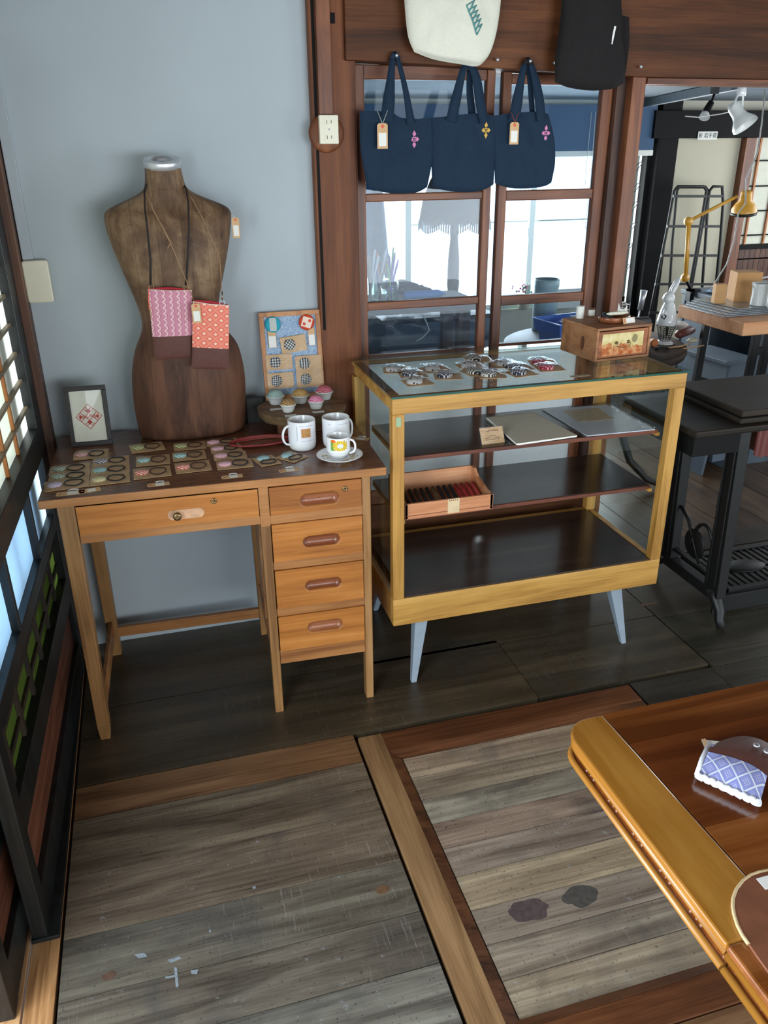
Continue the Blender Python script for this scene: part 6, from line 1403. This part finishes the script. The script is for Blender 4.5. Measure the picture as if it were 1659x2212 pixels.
f.lathe([(.062,.0),(.064,.006),(.062,.025),(.046,.05),(.030,.068),(.027,.105),(.022,.113),(0,.114)],(0,0,0),32,False,False,M=HM); f.lathe([(.060,.0),(.058,.024),(.042,.048),(.02,.06),(0,.06)],(0,0,0),32,False,False,M=HM); hd=f.build('lamp_shade',m_yel,yl)
f=MB(); f.lathe([(.060,-.002),(.0645,-.002),(.066,.003),(.0645,.012),(.060,.010)],(0,0,0),32,False,False,M=HM); f.build('black_rim',m_black,hd)
f=MB(); f.lathe([(0,.012),(.02,.014),(.024,.026),(.016,.045),(0,.05)],(0,0,0),18,False,False,M=HM); f.build('bulb',m_white,hd)
obj1('lamp_flex','white flex looping from the ceiling past the mustard lamp down to the work desk','cable',lambda f:(f.tube([ony(a,b,3.66)-lampP for a,b in ((1655,170),(1645,270),(1636,330),(1612,385),(1610,440),(1595,460),(1585,520),(1570,570),(1548,605),(1530,638))],.0035,6),[f.tube([ony(1537,640,3.66)-lampP+Vector((0,0,0)),ony(1515+8*k,660,3.66)-lampP,ony(1513+9*k,690,3.66)-lampP,ony(1530,668,3.66)-lampP],.0032,6) for k in range(4)]),plain('grey_flex',(150,150,146),.5),lampP)
# step stool
ss=thing('step_stool','grey wooden step stool with a hand hole, before the work desk','stool',(2.60,3.17,0),.12)
f=MB(); f.box(-.03,.16,-.02,.29,.555,.575); f.build('top_board',m_gd,ss,bevel=.003)
f=MB(); 
f.prism([(0,0),(.27,0),(.27,.555),(0,.555)],0,.016,lambda u,v,w:(w-.06*(1-v/.555),u,v)); f.box(.0,.13,.0,.016,.06,.555); f.box(.0,.13,.254,.27,.06,.555); f.box(.114,.13,.0,.27,0,.555); f.build('side_board',m_gd,ss)
f=MB(); f.prism(rr(.085,.185,.43,.462,.015),-.001,.001,lambda u,v,w:(w-.06*(1-v/.555),u,v)); f.build('hand_hole',m_darkbeam,ss)
# tray table with iron stand
tt_=thing('iron_stand_table','pale wooden table top on a black iron stand, cut off by the right frame edge','table',(2.29,2.74,0))
m_orw=wood('orange_table_wood',(176,110,66),(214,152,104),(230,176,130),'x',.5,big=.4)
f=MB(); f.box(0,.9,0,.44,.795,.850); f.build('table_top',m_orw,tt_,bevel=.004)
for x,y in ((.10,.05),(.10,.38),(.16,.05),(.75,.05),(.75,.38)):
    f=MB(); f.hexa([(x-.03,y-.012,0),(x+.01,y-.012,0),(x+.01,y+.012,0),(x-.03,y+.012,0),(x,y-.012,.795),(x+.03,y-.012,.795),(x+.03,y+.012,.795),(x,y+.012,.795)]); f.build('leg',m_black,tt_,bevel=.002)
f=MB(); f.box(.1,.8,.04,.06,.40,.46); f.box(.1,.8,.04,.06,.70,.73); f.tube([(.12,.05,.46),(.2,.05,.52),(.3,.05,.60),(.45,.05,.70)],.012,8); f.build('iron_brace',m_black,tt_)
for k in range(5): 
    obj1('metal_sheet','flat aluminium sheet in the stack on the pale wooden table top','metal sheet',lambda f:f.box(0,.62,0,.28,0,.0035),plain('aluminium_sheet',(176,182,186),.3,.8),(onz(1545,668,.87).x-.02+.03*k,2.86+.012*k,.8506+.0042*k),.02*k,'aluminium sheets on the pale table',bev=.001)
MZ=.8506+.0042*5
def pitcher(px,py,label,hs=1,sp=True):
    q=onz(px,py,MZ); t=thing('enamel_pitcher',label,'pitcher',(q.x,q.y,MZ+.0008))
    f=MB(); f.lathe([(.036,0),(.036,.004),(.034,.05),(.037,.082),(.040,.092),(.038,.092),(.034,.08),(.031,.05),(.030,.006),(0,.005)],(0,0,0),28,True,False); f.build('body',m_cream if 0 else m_dish,t)
    if sp: f=MB(); f.hexa([(-.034,-.010,.07),(-.030,-.010,.07),(-.030,.010,.07),(-.034,.010,.07),(-.052,-.002,.094),(-.034,-.012,.092),(-.034,.012,.092),(-.052,.002,.094)]); f.build('spout',m_dish,t)
    f=MB(); f.tube([(.036,0,.08),(.06,0,.075),(.062,0,.04),(.036,0,.02)],.004,8); f.build('handle',m_dish,t)
pitcher(1638,659,'white enamel pitcher on the aluminium sheets, left of a second mug'); pitcher(1676,666,'white enamel mug at the frame edge, right of the pitcher',1,False)
q=onz(1603,664,.8506); 
obj1('cardboard_box','small cardboard box with a round hole, left of the enamel pitcher','box',lambda f:f.box(-.024,.024,-.02,.02,0,.082),plain('cardboard',(196,150,98),.8,var=.05),(2.40,3.06,.8506+.0205),-.3,bev=.001)
obj1('cardboard_box','larger cardboard box behind the small one with a hole','box',lambda f:f.box(-.055,.055,-.045,.045,0,.145),plain('cardboard2',(190,142,90),.8,var=.05),(2.545,3.085,.8506+.0005),-.3,bev=.001)
# track and spots
tk=thing('light_track','thin dark lighting track on the workroom ceiling','track',(0,0,0)); a_=onz(1380,226,1.722); b_=onz(1600,182,1.722); tk.location=a_
f=MB(); f.bar((0,0,0),(b_-a_)*.97,.035,.035); f.build('rail',plain('grey_track',(70,82,92),.4),tk); f=MB(); f.bar((0,0,-.018),b_-a_+Vector((0,0,-.018)),.012,.004); f.build('contact_strip',m_steel,tk)
sy=2.85; c0=ony(1600,190,sy); ws=thing('spot_lamp','white enamel spot lamp hanging from the ceiling, above the mustard lamp','spot lamp',(c0.x,sy,1.7395))
top_=ony(1602,200,sy)-ws.location; nk=ony(1590,238,sy)-ws.location
f=MB(); f.lathe([(.014,top_.z-.012),(.016,top_.z-.01),(.016,top_.z+.02),(.010,top_.z+.022),(.010,-.001)],(top_.x,0,0),16,True,True); f.build('socket',m_white,ws)
d=Vector((.30,-.50,-.72)).normalized(); SM_=Matrix.Translation(nk)@d.to_track_quat('Z','Y').to_matrix().to_4x4()
f=MB(); f.lathe([(0,-.028),(.020,-.026),(.024,-.01),(.024,.02),(.030,.035),(.045,.058),(.0475,.070)],(0,0,0),32,False,False,M=SM_); f.lathe([(.0475,.070),(.0455,.070),(.042,.058),(.027,.036),(.02,.01),(0,.008)],(0,0,0),32,False,False,M=SM_); f.build('shade',m_dish,ws)
for sx in (-.020,.012):
    f=MB(); f.bar(Vector((top_.x+sx*.7,0,top_.z-.005)),Vector((nk.x+sx*1.4,-.012,nk.z+.006)),.006,.003); f.build('yoke_arm',m_dish,ws)
bs=thing('spot_lamp','small black spot lamp with a pale bulb on the ceiling track','spot lamp',(ony(1543,200,3.1).x,3.1,1.738))
q1=ony(1543,203,3.1)-bs.location; q2=ony(1537,220,3.1)-bs.location; q3=ony(1524,243,3.1)-bs.location; q4=ony(1518,254,3.1)-bs.location
f=MB(); f.box(q1.x-.012,q1.x+.012,-.012,.012,q1.z,-.0005); f.build('adaptor',m_black,bs)
f=MB(); f.cyl(q1,q2,.005); f.tube([q2,q3],[.012,.016],14); f.build('barrel',m_darkbeam,bs)
f=MB(); f.tube([q3,q4+Vector((0,-.01,0))],[.014,.021],16); f.build('bulb',m_white,bs)
obj1('ceiling_cable','thin cable strung between the black and white spot lamps','cable',lambda f:f.tube([Vector((0,0,0)),Vector((.06,0,-.004)),Vector((.16,0,.008)),Vector((.22,0,.02))],.0022,5),m_paperw,ony(1480,251,3.0))
# sign on the beam
s0=ony(1528,293,4.478); sg=thing('wall_sign','small white sign with black characters on the black beam above the plain panel','sign',(s0.x,4.4785,s0.z))
f=MB(); f.box(-.066,.066,-.004,0,-.022,.022); f.build('plate',m_paperw,sg,bevel=.001)
tc=bpy.data.curves.new('sign_text','FONT'); tc.body='折 岩手道'; tc.size=.029; tc.align_x='CENTER'; tc.align_y='CENTER'; tc.extrude=.0004
tob=bpy.data.objects.new('lettering_curve',tc); me_=bpy.data.meshes.new_from_object(tob); to=bpy.data.objects.new('lettering',me_); bpy.data.objects.remove(tob); COL.objects.link(to); to.parent=sg; to.location=(0,-.0046,0); to.rotation_euler=(math.pi/2,0,0); to.data.materials.clear(); to.data.materials.append(m_darkbeam)
# silver curling tool on thin stand near the post
obj1('handheld_tool','silver and white hand tool standing upright behind the small chest','tool',lambda f:(f.tube([(0,0,0),(.012,0,.10)],.003,6),f.tube([(.012,0,.10),(.018,0,.15),(.022,0,.19)],[.012,.013,.016],12),f.lathe([(.02,0),(.02,.004),(0,.006)],(0,0,0),14,True,False)),m_steel,on(1372,716,RTZ))
obj1('black_cushion','rounded black cushion behind the small chest against the window post','cushion',lambda f:[f.tube([(-.08,0,.045+.055*k),(.08,0,.045+.055*k)],[.034,.034],14) for k in range(2)],plain('black_vinyl',(24,28,34),.35),(1.80,3.02,RTZ-.012) if 0 else (ony(1365,690,3.05).x,3.05,RTZ))
